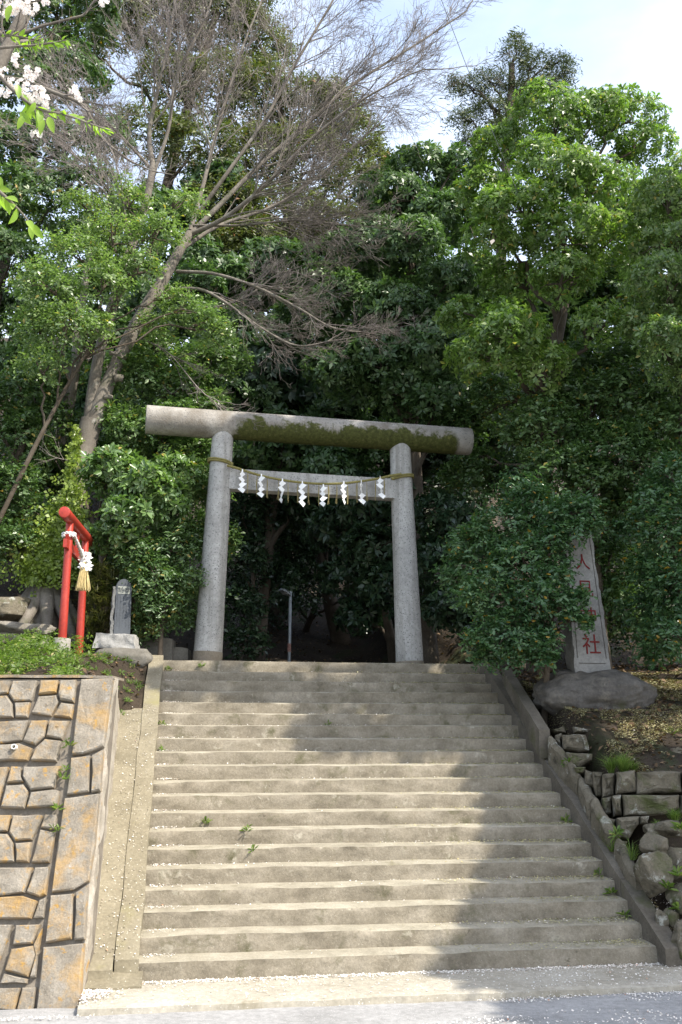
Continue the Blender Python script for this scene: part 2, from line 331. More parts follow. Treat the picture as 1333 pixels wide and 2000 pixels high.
M['pet_white'] = leaf_mat('fallen_petal', (.66, .60, .60), (.76, .72, .71), (.82, .80, .78), .7, .1, odd=(.5, .22, .12), tint=(1.05, 1.0, 1.0))
M['pet_yellow'] = leaf_mat('fallen_floret', (.26, .22, .11), (.38, .34, .19), (.50, .46, .29), .8, .1, odd=(.75, .70, .68))
M['litter'] = leaf_mat('leaf_litter', (.05, .03, .017), (.10, .06, .034), (.18, .115, .065), .8, .1, odd=(.3, .23, .15))
M['blossom'] = leaf_mat('cherry_petal', (.84, .76, .77), (.88, .82, .82), (.9, .86, .85), .6, .4, tint=(1.05, 1.0, 1.0))
M['bud'] = plain('pink_bud', (.62, .22, .24), .6, .3)
M['yellow'] = plain('yellow_floret', (.62, .5, .04), .6, .3)
M['camflower'] = plain('camellia_flower', (.55, .01, .05), .5, .4)

# ------------------------------------------------------------------ setting: terrain, road, apron
SL = .56                                                # rise of the stairs per metre
XL, XR = -1.55, 2.62
def fdep(x, y): return (x-CAM[0])*FW[0]+(y-CAM[1])*FW[1]
def gz(x, y):
    x = np.asarray(x, float); y = np.asarray(y, float); f = fdep(x, y)
    left = np.where(f < 8.42, -.3, 2.2+.55*sstep(8.4, 11.6, f)+.02*np.sin(x*5+y*3))
    lh = .50*np.maximum(0, y-4.6-.15*np.maximum(0, -2-x)); left = left+lh*sstep(-2.0, -3.4, x)+.32*np.maximum(0, y-8.5)*(1-sstep(-2.0, -3.4, x))
    mid = np.where(y < 4.72, np.minimum(SL*y-.30, 2.4), 2.78)+.42*np.maximum(0, y-9.5)
    ry = np.interp(y, [-1, -.2, .3, .9, 1.2, 1.4, 2, 2.6, 3.2, 5, 7], [-.15, -.06, .30, .82, 1.03, 1.42, 1.74, 2.08, 2.25, 2.72, 2.85])
    right = ry+.38*np.maximum(0, y-6.0)+.10*np.maximum(0, x-4.2)*sstep(1, 4, y)
    gut = np.minimum(SL*y-.06, 2.7)+.38*np.maximum(0, y-6.0)
    w_r = sstep(2.3, 2.7, y); right = gut+(right-gut)*sstep(2.98-.05*w_r, 3.2-.17*w_r, x)
    xb = -2.06+.35*sstep(3.35, 3.55, y)
    cap = np.maximum(2.25-.5*sstep(1.8, 3.0, y), .15+SL*y)+1.0*np.maximum(0, np.where(y < 3.5, -2.0, -1.84)-x); left = np.where(y < 4.9, np.minimum(left, cap), left)
    wl = sstep(xb-.04, xb, x); z = left*(1-wl)+mid*wl
    wr = np.where(y < 4.8, sstep(2.70, 2.74, x), sstep(2.0, 3.5, x)); z = z*(1-wr)+right*wr
    return z+.05*np.sin(x*1.7+1)*np.sin(y*1.3)*sstep(5, 8, y)
xs = np.unique(np.concatenate([np.linspace(-34, -6, 24), np.linspace(-6, 6, 110), np.linspace(6, 36, 24), [-2.10, -2.06, -1.97, -1.9, -1.86, -1.785, -1.75, -1.71, 2.7, 2.74, 2.98, 3.2]]))
ys = np.unique(np.concatenate([np.linspace(-1.0, 6, 80), np.linspace(6, 20, 60), np.linspace(20, 60, 40), [4.72, 4.73]]))
gx, gy = np.meshgrid(xs, ys, indexing='ij'); g_z = gz(gx, gy)
g_z = g_z+.02*fbm(np.stack([gx, gy, gx*0], -1).reshape(-1, 3), 3.0).reshape(gx.shape)
g_z = np.where((gy > -.99) & (gx > np.where(gy > 3.45, -1.712, -2.07)) & (gx < 2.72) & (gy < 4.9), np.minimum(g_z, SL*gy-.22), g_z)
i, j = np.meshgrid(np.arange(len(xs)-1), np.arange(len(ys)-1), indexing='ij'); w = len(ys)
link('hillside', indexed('hillside', np.stack([gx, gy, g_z], -1).reshape(-1, 3), np.stack([i*w+j, (i+1)*w+j, (i+1)*w+j+1, i*w+j+1], -1).reshape(-1, 4)),
     M['soil'], label='wooded earth slope rising behind the gate', kind='structure', smooth=True)
link('ground', pyd('ground', [(-400, -400, -.45), (400, -400, -.45), (400, 500, -.45), (-400, 500, -.45)], [(0, 1, 2, 3)]), M['ground'], label='open ground stretching away beyond the road', kind='structure')
def sheet(x0, x1, y0f, y1f, zf, nx, ny):
    a, b = np.meshgrid(np.linspace(0, 1, nx+1), np.linspace(0, 1, ny+1), indexing='ij'); X = x0+(x1-x0)*a
    Y = y0f(X)+(y1f(X)-y0f(X))*b; Z = zf(X, Y); i, j = np.meshgrid(np.arange(nx), np.arange(ny), indexing='ij'); w = ny+1
    return indexed('sheet', np.stack([X, Y, Z], -1).reshape(-1, 3), np.stack([i*w+j, (i+1)*w+j, (i+1)*w+j+1, i*w+j+1], -1).reshape(-1, 4))
link('road', sheet(-30, 30, lambda X: X*0-16, lambda X: X*0-.45, lambda X, Y: -.055+.006*np.sin(X*2.1)*np.sin(Y*1.7), 120, 40), M['asphalt'], label='pale asphalt road in front of the steps, strewn with petals', kind='structure', smooth=True)
def edge_y(X): return -.72+.012*wav(np.stack([X, X*0, X*0], -1), 6)+.02*wav(np.stack([X, X*0, X*0], -1), 1.3, 1)
def fn(P):
    X = -1.93+P[:, 0]*(5.68); e = edge_y(X); Y = e+P[:, 1]*(.35-e); Z = -.12+P[:, 2]*.12
    q = np.stack([X, Y, X*0], -1); Z = Z+P[:, 2]*(.006*fbm(q, 3)-.012*(1-sstep(0, .06, Y-e))); return np.stack([X, Y, Z], -1)
link('pavement', boxgrid('pavement', fn, 140, 30, 2), M['apron'], label='worn concrete apron at the foot of the steps', kind='structure', smooth=False)

# ------------------------------------------------------------------ stairs
st = thing('staircase', (.5, 0, 0), 'wide worn concrete staircase of twenty steps leading up to the stone gate', 'stairs')
RUN, RISE = .2498, .14
for k in range(20):
    y0, z1 = k*RUN, (k+1)*RISE; x0, x1 = (XL-.02, XR+.03) if k else (XL-.03, 2.86)
    dp = RUN+.05 if k < 19 else 1.6
    def fn(P, k=k):
        X = x0+(x1-x0)*P[:, 0]; a, b = P[:, 1], P[:, 2]
        a2 = a**1.6 if k < 19 else a**3
        Y = y0+dp*a2; Z = z1-RISE-.03+(RISE+.03)*b
        q = np.stack([X, np.full_like(X, k*1.37), b*.1+a*.05], -1)
        edge = np.exp(-((Y-y0)/.03)**2)*np.exp(-((z1-Z)/.035)**2)
        chip = np.clip(fbm(q, 4.0)*.9+.25*wav(q, 19, 3), -.6, 1)
        Y = Y+edge*(.004+.013*np.maximum(chip, -.2)); Z = Z-edge*(.003+.011*np.maximum(chip, -.25))
        front = (P[:, 1] == 0)
        Y = Y+front*(.007*fbm(q, 5)+.005*wav(q*np.array([1, 1, 3]), 23, 2)-.006*(1-b))
        top = (P[:, 2] == 1)
        Z = Z+top*(.004*fbm(np.stack([X, Y, Y*0+k], -1), 3)-.010*np.exp(-((Y-y0)/.12)**2))
        Z = Z+.006*wav(np.stack([X*.5, X*0+k*3, X*0], -1), 1.0, 1)
        return np.stack([X, Y, Z], -1)
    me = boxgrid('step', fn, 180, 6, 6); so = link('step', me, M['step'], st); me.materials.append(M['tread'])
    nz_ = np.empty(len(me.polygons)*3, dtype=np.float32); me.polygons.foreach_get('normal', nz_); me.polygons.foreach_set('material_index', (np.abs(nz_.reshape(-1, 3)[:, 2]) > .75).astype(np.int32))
# left ramps beside the flight (inner stringer and wider outer slab)
def rampbox(xa, xb, ya, yb, zo, thick, amp=.004, n=60):
    def fn(P):
        X = xa+(xb-xa)*P[:, 0]; Y = ya+(yb-ya)*P[:, 1]; Z = .14+SL*Y+zo-thick*(1-P[:, 2])
        X = X+.006*wav(np.stack([X*0+xa, Y, Y*0], -1), 4, 2)
        Z = Z+P[:, 2]*amp*fbm(np.stack([X, Y, X*0], -1), 4); return np.stack([X, Y, np.maximum(Z, -.05)], -1)
    return boxgrid('slab', fn, 6, n, 2)
link('stringer', rampbox(-1.735, -1.555, -.02, 4.80, .035, .5), M['ramp'], st)
link('side_ramp', rampbox(-2.12, -1.738, -.10, 3.55, .022, .5), M['ramp'], st)
link('ramp_toe', boxgrid('toe', lambda P: np.stack([-2.02+P[:, 0]*.50, -.22+P[:, 1]*.24+.02*np.sin(P[:, 0]*9), -.02+P[:, 2]*(.10-.07*(1-P[:, 1]))], -1), 10, 4, 2), M['ramp'], st)
# right curb in three lengths
for ya, yb in ((-.15, .62), (.632, 1.95), (1.962, 4.78)):
    def fn(P, ya=ya, yb=yb):
        X = XR+.005+.15*P[:, 0]; Y = ya+(yb-ya)*P[:, 1]; Z = .14+SL*Y+.085-.42*(1-P[:, 2])
        Z = np.maximum(Z, -.02); e = (P[:, 2] == 1)
        Z = Z+e*(.006*fbm(np.stack([X*2, Y, X*0], -1), 5)); X = X+.005*wav(np.stack([X*0, Y, Z], -1), 5, 1); return np.stack([X, Y, Z], -1)
    link('curb', boxgrid('curb', fn, 4, 40, 3), M['curb'], st)

# ------------------------------------------------------------------ moulded retaining wall on the left
FOOT = 7.64; BAT = .66/2.32
def onwall(zx, zy):                                    # traced joints laid on the battered wall plane
    u, v = zx/2.702, 1250+zy/2.702; r = ray(u, v); # depth = FOOT+BAT*(z+.05)
    d = (FOOT+BAT*(EYE+.05))/(1-BAT*r[2]); return CAM+r*d
WN = unit(-FW*1.0+UP*BAT)
rw = thing('retaining_wall', onwall(150, 1950), 'battered block wall with moulded stone faces, orange lichen and a weep pipe', 'wall')
POLYS = [
 [(432,208),(598,205),(565,440),(548,560),(500,585),(440,605),(382,608),(395,450)],
 [(378,622),(478,610),(470,800),(355,820)], [(490,608),(546,578),(530,795),(485,805)],
 [(345,835),(525,812),(500,1080),(470,1270),(390,1320),(275,1335),(310,1050)],
 [(270,1348),(388,1338),(380,1580),(243,1600)], [(405,1330),(465,1290),(448,1580),(395,1585)],
 [(232,1620),(445,1600),(420,1955),(195,1955)],
 [(-70,215),(60,215),(43,280),(0,288),(-60,285)], [(70,215),(200,215),(165,318),(75,322),(48,285)],
 [(-70,297),(38,295),(66,337),(72,410),(-95,412)], [(80,332),(160,328),(148,410),(82,408)],
 [(215,215),(310,215),(298,278),(205,288)], [(322,215),(405,212),(392,330),(320,318),(308,283)],
 [(203,298),(300,290),(314,326),(272,402),(165,388)], [(323,330),(390,340),(378,413),(284,403)],
 [(-80,430),(155,426),(115,530),(0,548),(-90,548)], [(168,426),(250,426),(235,510),(190,555),(125,533)],
 [(262,426),(372,426),(330,525),(246,512)], [(-95,560),(105,546),(175,572),(150,637),(-110,640)],
 [(240,522),(325,534),(300,642),(162,637),(190,568)],
 [(-120,672),(48,669),(0,830),(-10,885),(-170,890)], [(62,669),(113,669),(110,720),(123,748),(38,755)],
 [(125,669),(328,666),(285,780),(162,793),(120,720)], [(33,768),(125,762),(152,800),(130,888),(8,885)],
 [(163,805),(280,791),(315,797),(303,880),(140,887)],
 [(-90,925),(60,925),(40,1008),(0,1013),(-80,1010)], [(70,925),(230,925),(170,1055),(80,1060),(50,1015)],
 [(-90,1022),(40,1025),(70,1070),(76,1170),(-110,1175)], [(84,1072),(166,1068),(153,1175),(86,1172)],
 [(241,922),(303,922),(293,1000),(217,990)], [(216,1003),(291,1020),(262,1176),(168,1176)],
 [(-110,1200),(175,1200),(130,1333),(0,1350),(-120,1350)], [(188,1200),(262,1196),(243,1345),(210,1358),(140,1333)],
 [(-120,1365),(120,1350),(198,1377),(165,1470),(-130,1472)], [(210,1372),(243,1358),(230,1467),(177,1470)],
 [(-130,1505),(70,1503),(0,1700),(-25,1810),(-190,1810)], [(85,1505),(215,1502),(172,1603),(66,1613)],
 [(60,1630),(188,1612),(193,1660),(150,1778),(27,1745)], [(226,1520),(205,1640),(188,1780),(163,1785),(205,1655),(183,1600)],
 [(22,1760),(150,1790),(143,1812),(3,1812)],
 [(-130,1838),(110,1835),(80,1955),(-140,1955)], [(121,1835),(190,1832),(173,1955),(92,1955)]]
for n_, pl in enumerate(POLYS):
    link('stone', stone_poly('stone', [onwall(*p) for p in pl], WN, .05, .022, n_, .009, .0050), M['wallstone'], rw)
# the wall runs on to the left in the same courses
cy = [(215,412),(426,640),(669,887),(924,1175),(1198,1470),(1504,1811),(1836,1955)]
for rI, (ya, yb) in enumerate(cy):
    xR = (-70, -80, -120, -90, -110, -130, -130)[rI]
    for c in range(3):
        wd = 300+40*((c+rI) % 2); xa, xb = xR-wd, xR-12; sk = -.22*(yb-ya); mx_ = xa+wd*(.42+.2*((rI+c) % 2)); my = ya+(yb-ya)*.48
        for pl in ([(xa,ya),(mx_,ya),(mx_-25,my-8),(xa+sk*.5,my)], [(mx_+10,ya),(xb,ya),(xb+sk*.5,my+8),(mx_-15,my-8)],
                   [(xa+sk*.5,my+10),(mx_-25,my+3),(mx_-70,yb),(xa+sk,yb)], [(mx_-15,my+3),(xb+sk*.5,my+18),(xb+sk,yb),(mx_-58,yb)]):
            link('stone', stone_poly('stone', [onwall(*p) for p in pl], WN, .05, .022, 50+rI*9+c, .009, .0050), M['wallstone'], rw)
        xR = xa
# mortar body behind the stones, with the rough return face by the ramp
def wallbody(P):
    tl, tr, bl, br = onwall(-1500, 198), onwall(560, 200), onwall(-1600, 1965), onwall(392, 1965)
    a, b = P[:, 0:1], P[:, 2:3]; top = tl*(1-a)+tr*a; bot = bl*(1-a)+br*a; Q = bot*(1-b)+top*b
    return Q-WN*.03+FW*(P[:, 1:2]*.42)
link('backing', boxgrid('backing', wallbody, 20, 3, 12), M['backing'], rw)
cA, cB = onwall(608, 196), onwall(426, 1975)
def retface(P):
    a, b = P[:, 1:2], P[:, 2:3]; Q = cB*(1-b)+cA*b + np.array([.00, 0, 0]); end = np.array([-1.80, 3.3, 0.0])
    q2 = Q.copy(); back = np.array([-2.0, 3.5, 0])-Q; back[:, 2] = 0
    Q = Q+back*a+FW*(.07*(1-a)); Q[:, 2] = Q[:, 2]-a[:, 0]*b[:, 0]*.10
    rough = .018*fbm(Q, 6)+.014*wav(Q, 17, 3)
    ch = np.where(P[:, 0] == 1, 1, 0)*rough
    Q[:, 0] += (P[:, 0]-1)*.12+ch-.012; return Q
link('return_face', boxgrid('return_face', retface, 2, 50, 40), M['return'], rw)
def coping(P):
    a = P[:, 0:1]; tl, tr = onwall(-1500, 198), onwall(600, 199); Q = tl*(1-a)+tr*a
    Q = Q-WN*.01+FW*(P[:, 1:2]*.40)+UP*((P[:, 2:3])*.022+.003); Q[:, 2] += .006*fbm(Q, 7); return Q
link('coping', boxgrid('coping', coping, 60, 6, 2), M['wallstone'], rw)
pc = onwall(85, 573); pw = link('weep_pipe', tubes('weep_pipe', [(np.array([pc-WN*.05+FW*.05, pc+WN*.062]), .021, 18), (np.array([pc+WN*.062, pc+WN*.0621]), np.array([.021, .016]), 18), (np.array([pc+WN*.0621, pc-WN*.04]), .016, 18)]), M['pvc'], rw)
sub('pipe_bore', cyl('bore', pc-WN*.03, pc+WN*.02, .0155, .0155, 14, 2, 0, .001), M['hole'], pw)

# ------------------------------------------------------------------ stone torii
TY = 5.28
tz = 2.80
to = thing('stone_torii', (.42, TY, tz), 'tall grey granite torii gate with mossy round top beam at the head of the steps', 'gate')
def TP(x, z, dy=0.0): return np.array([x, TY+.035*(x-.42)+dy, z])
for bx, txx in ((-.985, -.858), (1.805, 1.705)):
    a, b_ = TP(bx, tz-.1), TP(txx, 6.02); p = link('pillar', cyl('pillar', a, b_, .195, .148, 40, 26, .003), M['granite'], to, smooth=True)
    f = .035; sub('stained_foot', cyl('foot', a+(b_-a)*.0, a+(b_-a)*(.075 if bx < 0 else .05), .1985, .197, 40, 4, .001, .003), M['granite_foot'], p, smooth=True)
kas = link('top_beam', cyl('top_beam', TP(-1.93, 6.150), TP(2.77, 6.10), .203, .200, 48, 60, .003), None, to, smooth=True)
def kn(P):
    Q = np.stack([-.80+2.46*P[:, 0], P[:, 1]*.19-.095, 5.185+.285*P[:, 2]], -1); c = TP(0, 0)
    return np.stack([Q[:, 0], TY+.035*(Q[:, 0]-.42)+Q[:, 1], Q[:, 2]-.012*(Q[:, 0])], -1)
link('tie_beam', boxgrid('tie_beam', kn, 30, 3, 4), M['granite'], to)
# top beam: granite with a moss coat on its lower front
m, t, b = nodes('mossy_granite'); v = coords(t, False)
gc = ramp(t, noise(t, v, 1.6, 8, .65), ((.3, (.17, .155, .132)), (.5, (.28, .262, .235)), (.72, (.40, .38, .35))))
vo = N(t, 'ShaderNodeTexVoronoi'); vo.inputs['Scale'].default_value = 95; t.links.new(v, vo.inputs['Vector'])
gc = mixc(t, ramp(t, vo.outputs['Color'], ((.80, (0, 0, 0)), (.86, (1, 1, 1)))), gc, (.12, .12, .12))
sx = N(t, 'ShaderNodeSeparateXYZ'); t.links.new(v, sx.inputs[0])
def mth(op, a, b_, clamp=False):
    n = N(t, 'ShaderNodeMath', operation=op, use_clamp=clamp)
    for q, s in ((a, 0), (b_, 1)):
        if isinstance(q, (int, float)): n.inputs[s].default_value = q
        else: t.links.new(q, n.inputs[s])
    return n.outputs[0]
# moss field: strongest from the left pillar to the right end, below the crown of the beam
hgt = mth('SUBTRACT', 3.395, sx.outputs['Z']); hgt = mth('MULTIPLY', hgt, 4.5)
xin = mth('MULTIPLY', mth('SUBTRACT', sx.outputs['X'], -1.25), 3.0, True); xout = mth('MULTIPLY', mth('SUBTRACT', 2.2, sx.outputs['X']), 4.0, True)
nz = noise(t, v, 3.2, 10, .72, .4); fld = mth('MULTIPLY', mth('MULTIPLY', xin, xout), mth('ADD', hgt, mth('MULTIPLY', mth('SUBTRACT', nz, .42), 4.2)))
mk = ramp(t, fld, ((.30, (0, 0, 0)), (.62, (1, 1, 1))))
moss = ramp(t, noise(t, v, 22, 6, .7), ((.3, (.028, .032, .010)), (.55, (.062, .068, .018)), (.75, (.12, .115, .045))))
dirt = ramp(t, noise(t, v, 2.0, 9, .7), ((.45, (0, 0, 0)), (.66, (1, 1, 1)))); gc = mixc(t, dirt, gc, (.14, .12, .095))
t.links.new(mixc(t, mk, gc, moss), b.inputs['Base Color']); b.inputs['Roughness'].default_value = .9; b.inputs['Specular IOR Level'].default_value = .2
bp = N(t, 'ShaderNodeBump'); bp.inputs['Strength'].default_value = .5; bp.inputs['Distance'].default_value = .02; t.links.new(noise(t, v, 40, 6, .7), bp.inputs['Height']); t.links.new(bp.outputs[0], b.inputs['Normal'])
M['mossy'] = m; kas.data.materials.append(m)

# sacred rope with paper streamers and straw strands, tied round the pillars
def twisted(P, R, strands=2, turns=30, n=7):
    P = np.asarray(P); T, A, B = frames(P); s = np.concatenate([[0], np.cumsum(np.linalg.norm(np.diff(P, axis=0), axis=1))]); s /= s[-1]; out = []
    for k in range(strands):
        ph = s*turns*2*math.pi+k*2*math.pi/strands; out.append((P+A*(np.cos(ph)*R*.5)[:, None]+B*(np.sin(ph)*R*.5)[:, None], R*.62, n))
    return out
rpts = [hy(u, v, TY-.215+.012*(u-440)/330) for u, v in ((444,909),(462,914),(480,920),(514,930),(555,938),(594,943),(632,945),(671,944),(706,940),(743,934),(765,929),(784,926))]
rt_ = thing('sacred_rope', rpts[5], 'thin green straw rope hung with zigzag papers across the stone gate', 'rope')
path = spline(rpts, 260); link('rope', tubes('rope', twisted(path, .018, 2, 48)), M['strawrope'], rt_, smooth=True)
for (cx, cz, rr, tilt) in ((-.885, 5.565, .166, 1), (1.725, 5.475, .166, -1)):
    its = []
    for dz in (0, .026):
        th = np.linspace(0, 2*math.pi, 120); c = TP(cx, cz)
        its += twisted(np.stack([c[0]+rr*np.cos(th), c[1]+rr*np.sin(th), c[2]+dz-.03*tilt*np.cos(th)], -1), .015, 2, 22)
    wr = link('wrap', tubes('wrap', its), M['strawrope'], rt_, smooth=True)
    kx = cx+tilt*.15; c = TP(kx, cz-.02, -.10)
    link('knot', rock('knot', c, (.03, .02, .024), 3, 6), M['strawrope'], rt_, smooth=True)
def shide(top, L, wd, side, yaw, seed, skew=0.0):
    rs = random.Random(seed); V, Fs = [], []; n = 4; seg = L/(n+.3); ex = np.array([math.cos(yaw), math.sin(yaw), 0]); ey = np.array([-math.sin(yaw), math.cos(yaw), 0])
    x = 0; sg = side; z = 0
    V += [top+ex*(-wd*.12)+UP*.01, top+ex*(wd*.12)+UP*.01, top+ex*(wd*.22*sg)+ex*wd*.25-UP*seg*.5, top+ex*(wd*.22*sg)-ex*wd*.3-UP*seg*.3]; Fs.append((0, 1, 2, 3))
    cx, cz = wd*.1*sg, -seg*.25
    for k in range(n):
        o = len(V); dx = -sg*wd*(.42+.1*rs.random()); dyy = ey*(.018*(k % 2*2-1)); hw = wd*.40; ln = seg*1.12
        a = top+ex*cx+UP*cz+ey*(-.004-.003*k)
        d = ex*(-dx)*.9-UP*ln*.62; e = ex*dx*1.15-UP*ln*.42
        V += [a, a+d*.9+dyy, a+d*.9+e*.95+dyy, a+e*.95]; Fs.append((o, o+1, o+2, o+3))
        cx += (-dx*.45+dx*.5)*1.0+(skew*wd); cz -= seg*.80; sg = -sg if k % 1 == 1 else sg
    return V, Fs
def shide2(top, L, wd, yaw, seed):
    """four folded squares hanging corner to corner, each turned a little"""
    rs = random.Random(seed); V, Fs = [], []; n = 4; s = L/(n*.86)
    ex = np.array([math.cos(yaw), math.sin(yaw), 0]); ey = np.array([-math.sin(yaw), math.cos(yaw), 0]); p = top+UP*.012
    o = 0; V += [p-ex*.008, p+ex*.008, p+ex*.012-UP*.05, p-ex*.008-UP*.05]; Fs.append((0, 1, 2, 3)); p = p-UP*.03
    sg = 1
    for k in range(n):
        o = len(V); tw = rs.uniform(-.95, .95); e2 = ex*math.cos(tw)+ey*math.sin(tw)
        a = p+ey*(-.006*k); r = e2*wd*.55*(1 if sg > 0 else .8); l = -e2*wd*.55*(1 if sg < 0 else .8)
        V += [a+l*.15-UP*.0, a+r-UP*s*(.30 if sg > 0 else .5), a+e2*(-sg)*wd*.12-UP*s*.98, a+l-UP*s*(.5 if sg > 0 else .30)]; Fs.append((o, o+1, o+2, o+3))
        p = a+e2*(-sg)*wd*.06-UP*s*.80; sg = -sg
    return V, Fs
def solid(V, Fs, th, nrm):
    V = [np.asarray(v, float) for v in V]; n = len(V); W2 = V+[v+nrm*th for v in V]; G = [tuple(f) for f in Fs]+[tuple(i+n for i in f[::-1]) for f in Fs]
    for f in Fs:
        for q in range(len(f)): a, b_ = f[q], f[(q+1) % len(f)]; G.append((b_, a, a+n, b_+n))
    return pyd('sheet', W2, G)
for n_, (u, v, L, yw) in enumerate(((474,918,46,.1),(511,927,46,.05),(552,936,48,-.4),(591,941,50,.2),(632,947,44,-.1),(672,941,46,.15),(706,939,48,.5),(743,931,45,.75))):
    tp = hy(u, v, TY-.235); V, Fs = shide2(tp, L/141., .115, yw, n_)
    link('paper_streamer', solid(V, Fs, .0015, np.array([0, 1.0, 0])), M['paper'], rt_)
for n_, zx in enumerate((120,175,250,325,405,480,560,640,718,790,858,938,1010,1088,1150,1217)):
    u = 440+zx/3.92; i_ = int(np.argmin([abs(((q-CAM)@RT)/((q-CAM)@FW*math.cos(PIT)+(q-CAM)[2]*math.sin(PIT))*F_PX+666.5-u) for q in path])); q = path[i_]
    its = []
    for k in range(3):
        sw = RNG.normal(0, .008, 3); its.append((spline([q, q+np.array([sw[0], sw[1], -.14]), q+np.array([sw[2], sw[0], -.285-.03*RNG.random()])], 6), np.linspace(.0035, .003, 6), 4))
    link('straw_strand', tubes('straw_strand', its), M['strand'], rt_)

# ------------------------------------------------------------------ red torii and its rope
kA, kB = dep(126, 1000, 11.2), dep(177, 1061, 12.98); kB[2] = kA[2]
ax_ = unit(kB-kA); fA, fB = dep(119, 1284, 11.52), dep(154, 1287, 12.62)
pA, pB = kA+(kB-kA)*.20, kA+(kB-kA)*.795
rtm = thing('red_torii', (fA+fB)/2, 'small vermilion torii gate of steel tube beside the weedy bank', 'gate')
link('top_beam', cyl('top_beam', kA, kB, .066, .066, 32, 6, 0, .004), M['red'], rtm, smooth=True)
fA2 = dep(122, 1247, 11.52)
for f0, p0, r in ((fA2-UP*.03, pA, .046), (fB+UP*.02, pB, .046)):
    link('post', cyl('post', f0, p0-UP*.02, r*1.08, r*.96, 28, 4, 0, .003), M['red'], rtm, smooth=True)
tb0, tb1 = pA-UP*.33-ax_*.20, pB-UP*.33+ax_*.20; sd_ = unit(np.cross(ax_, UP))
def tb(P): return tb0+(tb1-tb0)*P[:, 0:1]+sd_*((P[:, 1:2]-.5)*.045)+UP*((P[:, 2:3]-.5)*.10)
link('tie_beam', boxgrid('tie_beam', tb, 4, 1, 2), M['red'], rtm)
mid_ = (pA+pB)/2; link('centre_strut', boxgrid('strut', lambda P: mid_+ax_*((P[:, 0:1]-.5)*.06)+sd_*((P[:, 1:2]-.5)*.035)+UP*(-.285+P[:, 2:3]*.25), 1, 1, 1), M['red'], rtm)
for p0, s in ((pA, -1), (pB, 1)):
    q = p0-UP*.28+ax_*s*.05; V = [q+sd_*.02+UP*.05, q+ax_*s*.075+sd_*.02+UP*.07, q+sd_*.02-UP*.13, q-sd_*.02+UP*.05, q+ax_*s*.075-sd_*.02+UP*.07, q-sd_*.02-UP*.13]
    link('wedge', pyd('wedge', V, [(0, 1, 2), (5, 4, 3), (0, 3, 4, 1), (1, 4, 5, 2), (2, 5, 3, 0)]), M['red'], rtm)
link('footing', cyl('footing', fA-UP*.12, fA2+UP*.0, .105, .098, 28, 4, .004, .008), M['footing'], rtm, smooth=True)
link('footing', cyl('footing', fB-UP*.25, fB+UP*.025, .098, .092, 28, 4, .004, .008), M['footing'], rtm, smooth=True)
hA, hB = pA-UP*.20, pB-UP*.24; ra = -sd_ if np.dot(-sd_, -FW) > np.dot(sd_, -FW) else sd_
ra = unit(RT*1.0-FW*.15)
rr_ = thing('small_sacred_rope', (hA+hB)/2+ra*.05-UP*.2, 'thick white twisted rope with paper streamers and straw tassel on the red gate', 'rope')
pathr = spline([hA+ra*.06, hA+(hB-hA)*.25+ra*.085-UP*.10, hA+(hB-hA)*.5+ra*.09-UP*.17, hA+(hB-hA)*.75+ra*.085-UP*.12, hB+ra*.06], 120)
rk = np.interp(np.linspace(0, 1, 120), [0, .5, 1], [.7, 1.25, .7])
its = [(p, .62*.024*rk, 8) for p, _, _ in twisted(pathr, .024, 2, 9)]
link('rope', tubes('rope', its), M['whiterope'], rr_, smooth=True)
for h_ in (hA, hB):
    th = np.linspace(0, 2*math.pi, 60); its = []
    for dz in (-.012, .014): its += twisted(h_+np.outer(np.cos(th), ax_)*.066+np.outer(np.sin(th), sd_)*.066+UP*dz, .020, 2, 5)
    link('wrap', tubes('wrap', its), M['whiterope'], rr_, smooth=True)
tc_ = hA+(hB-hA)*.46+ra*.115-UP*.2
for k in range(7):
    yw = -.5+k*.32; V, Fs = shide2(tc_+np.array([math.cos(k*2.1)*.05, math.sin(k*2.1)*.05, .08+.02*(k % 3)]), .20, .10, yw, 20+k)
    link('paper_streamer', solid(V, Fs, .0015, np.array([0, 1.0, 0])), M['paper'], rr_)
its = []
for k in range(150):
    a = RNG.uniform(0, 6.283); r = math.sqrt(RNG.random()); o = np.array([math.cos(a), math.sin(a), 0])*r
    its.append((np.array([tc_+o*.028-UP*.02, tc_+o*.055-UP*.16, tc_+o*(.085+.01*RNG.random())-UP*(.335+.04*RNG.random())]), np.array([.004, .0045, .003]), 3))
link('straw_tassel', tubes('straw_tassel', its), M['straw'], rr_)

# ------------------------------------------------------------------ dedication stele on the left
sb = dep(232, 1268, 12.8); sb[2] = 2.75
stl = thing('dedication_stele', sb, 'narrow round-topped slate tablet with inscribed panel on a pale rough granite base', 'monument')
link('lower_base', rock('lower_base', dep(243, 1279, 12.75)-UP*.06, (.38, .26, .16), 4, 14, .10, -.1, .05, .8), M['darkblock'], stl)
link('base_stone', boxgrid('base_stone', lambda P: (lambda Q: Q+.014*fbm(Q, 9)[:, None]*np.array([1, 1, 1.0])+.008*wav(Q, 26, 3)[:, None])(dep(230, 1255, 12.8)+RT*((P[:, 0:1]-.5)*(.54-.06*P[:, 2:3]))+FW*((P[:, 1:2]-.5)*.38)+UP*((P[:, 2:3]-.5)*.19-.02*(P[:, 0:1]-.4))), 22, 14, 8), M['whitestone'], stl)
yawS = math.radians(-20); SX = RT*math.cos(yawS)+FW*math.sin(yawS)*-1; SX = unit(RT*math.cos(.30)+FW*math.sin(.30)); SN = unit(np.cross(SX, UP)); 
if np.dot(SN, -FW) < 0: SN = -SN
s0 = dep(237, 1243, 12.8); HS, WS, TS = .735, .215, .12
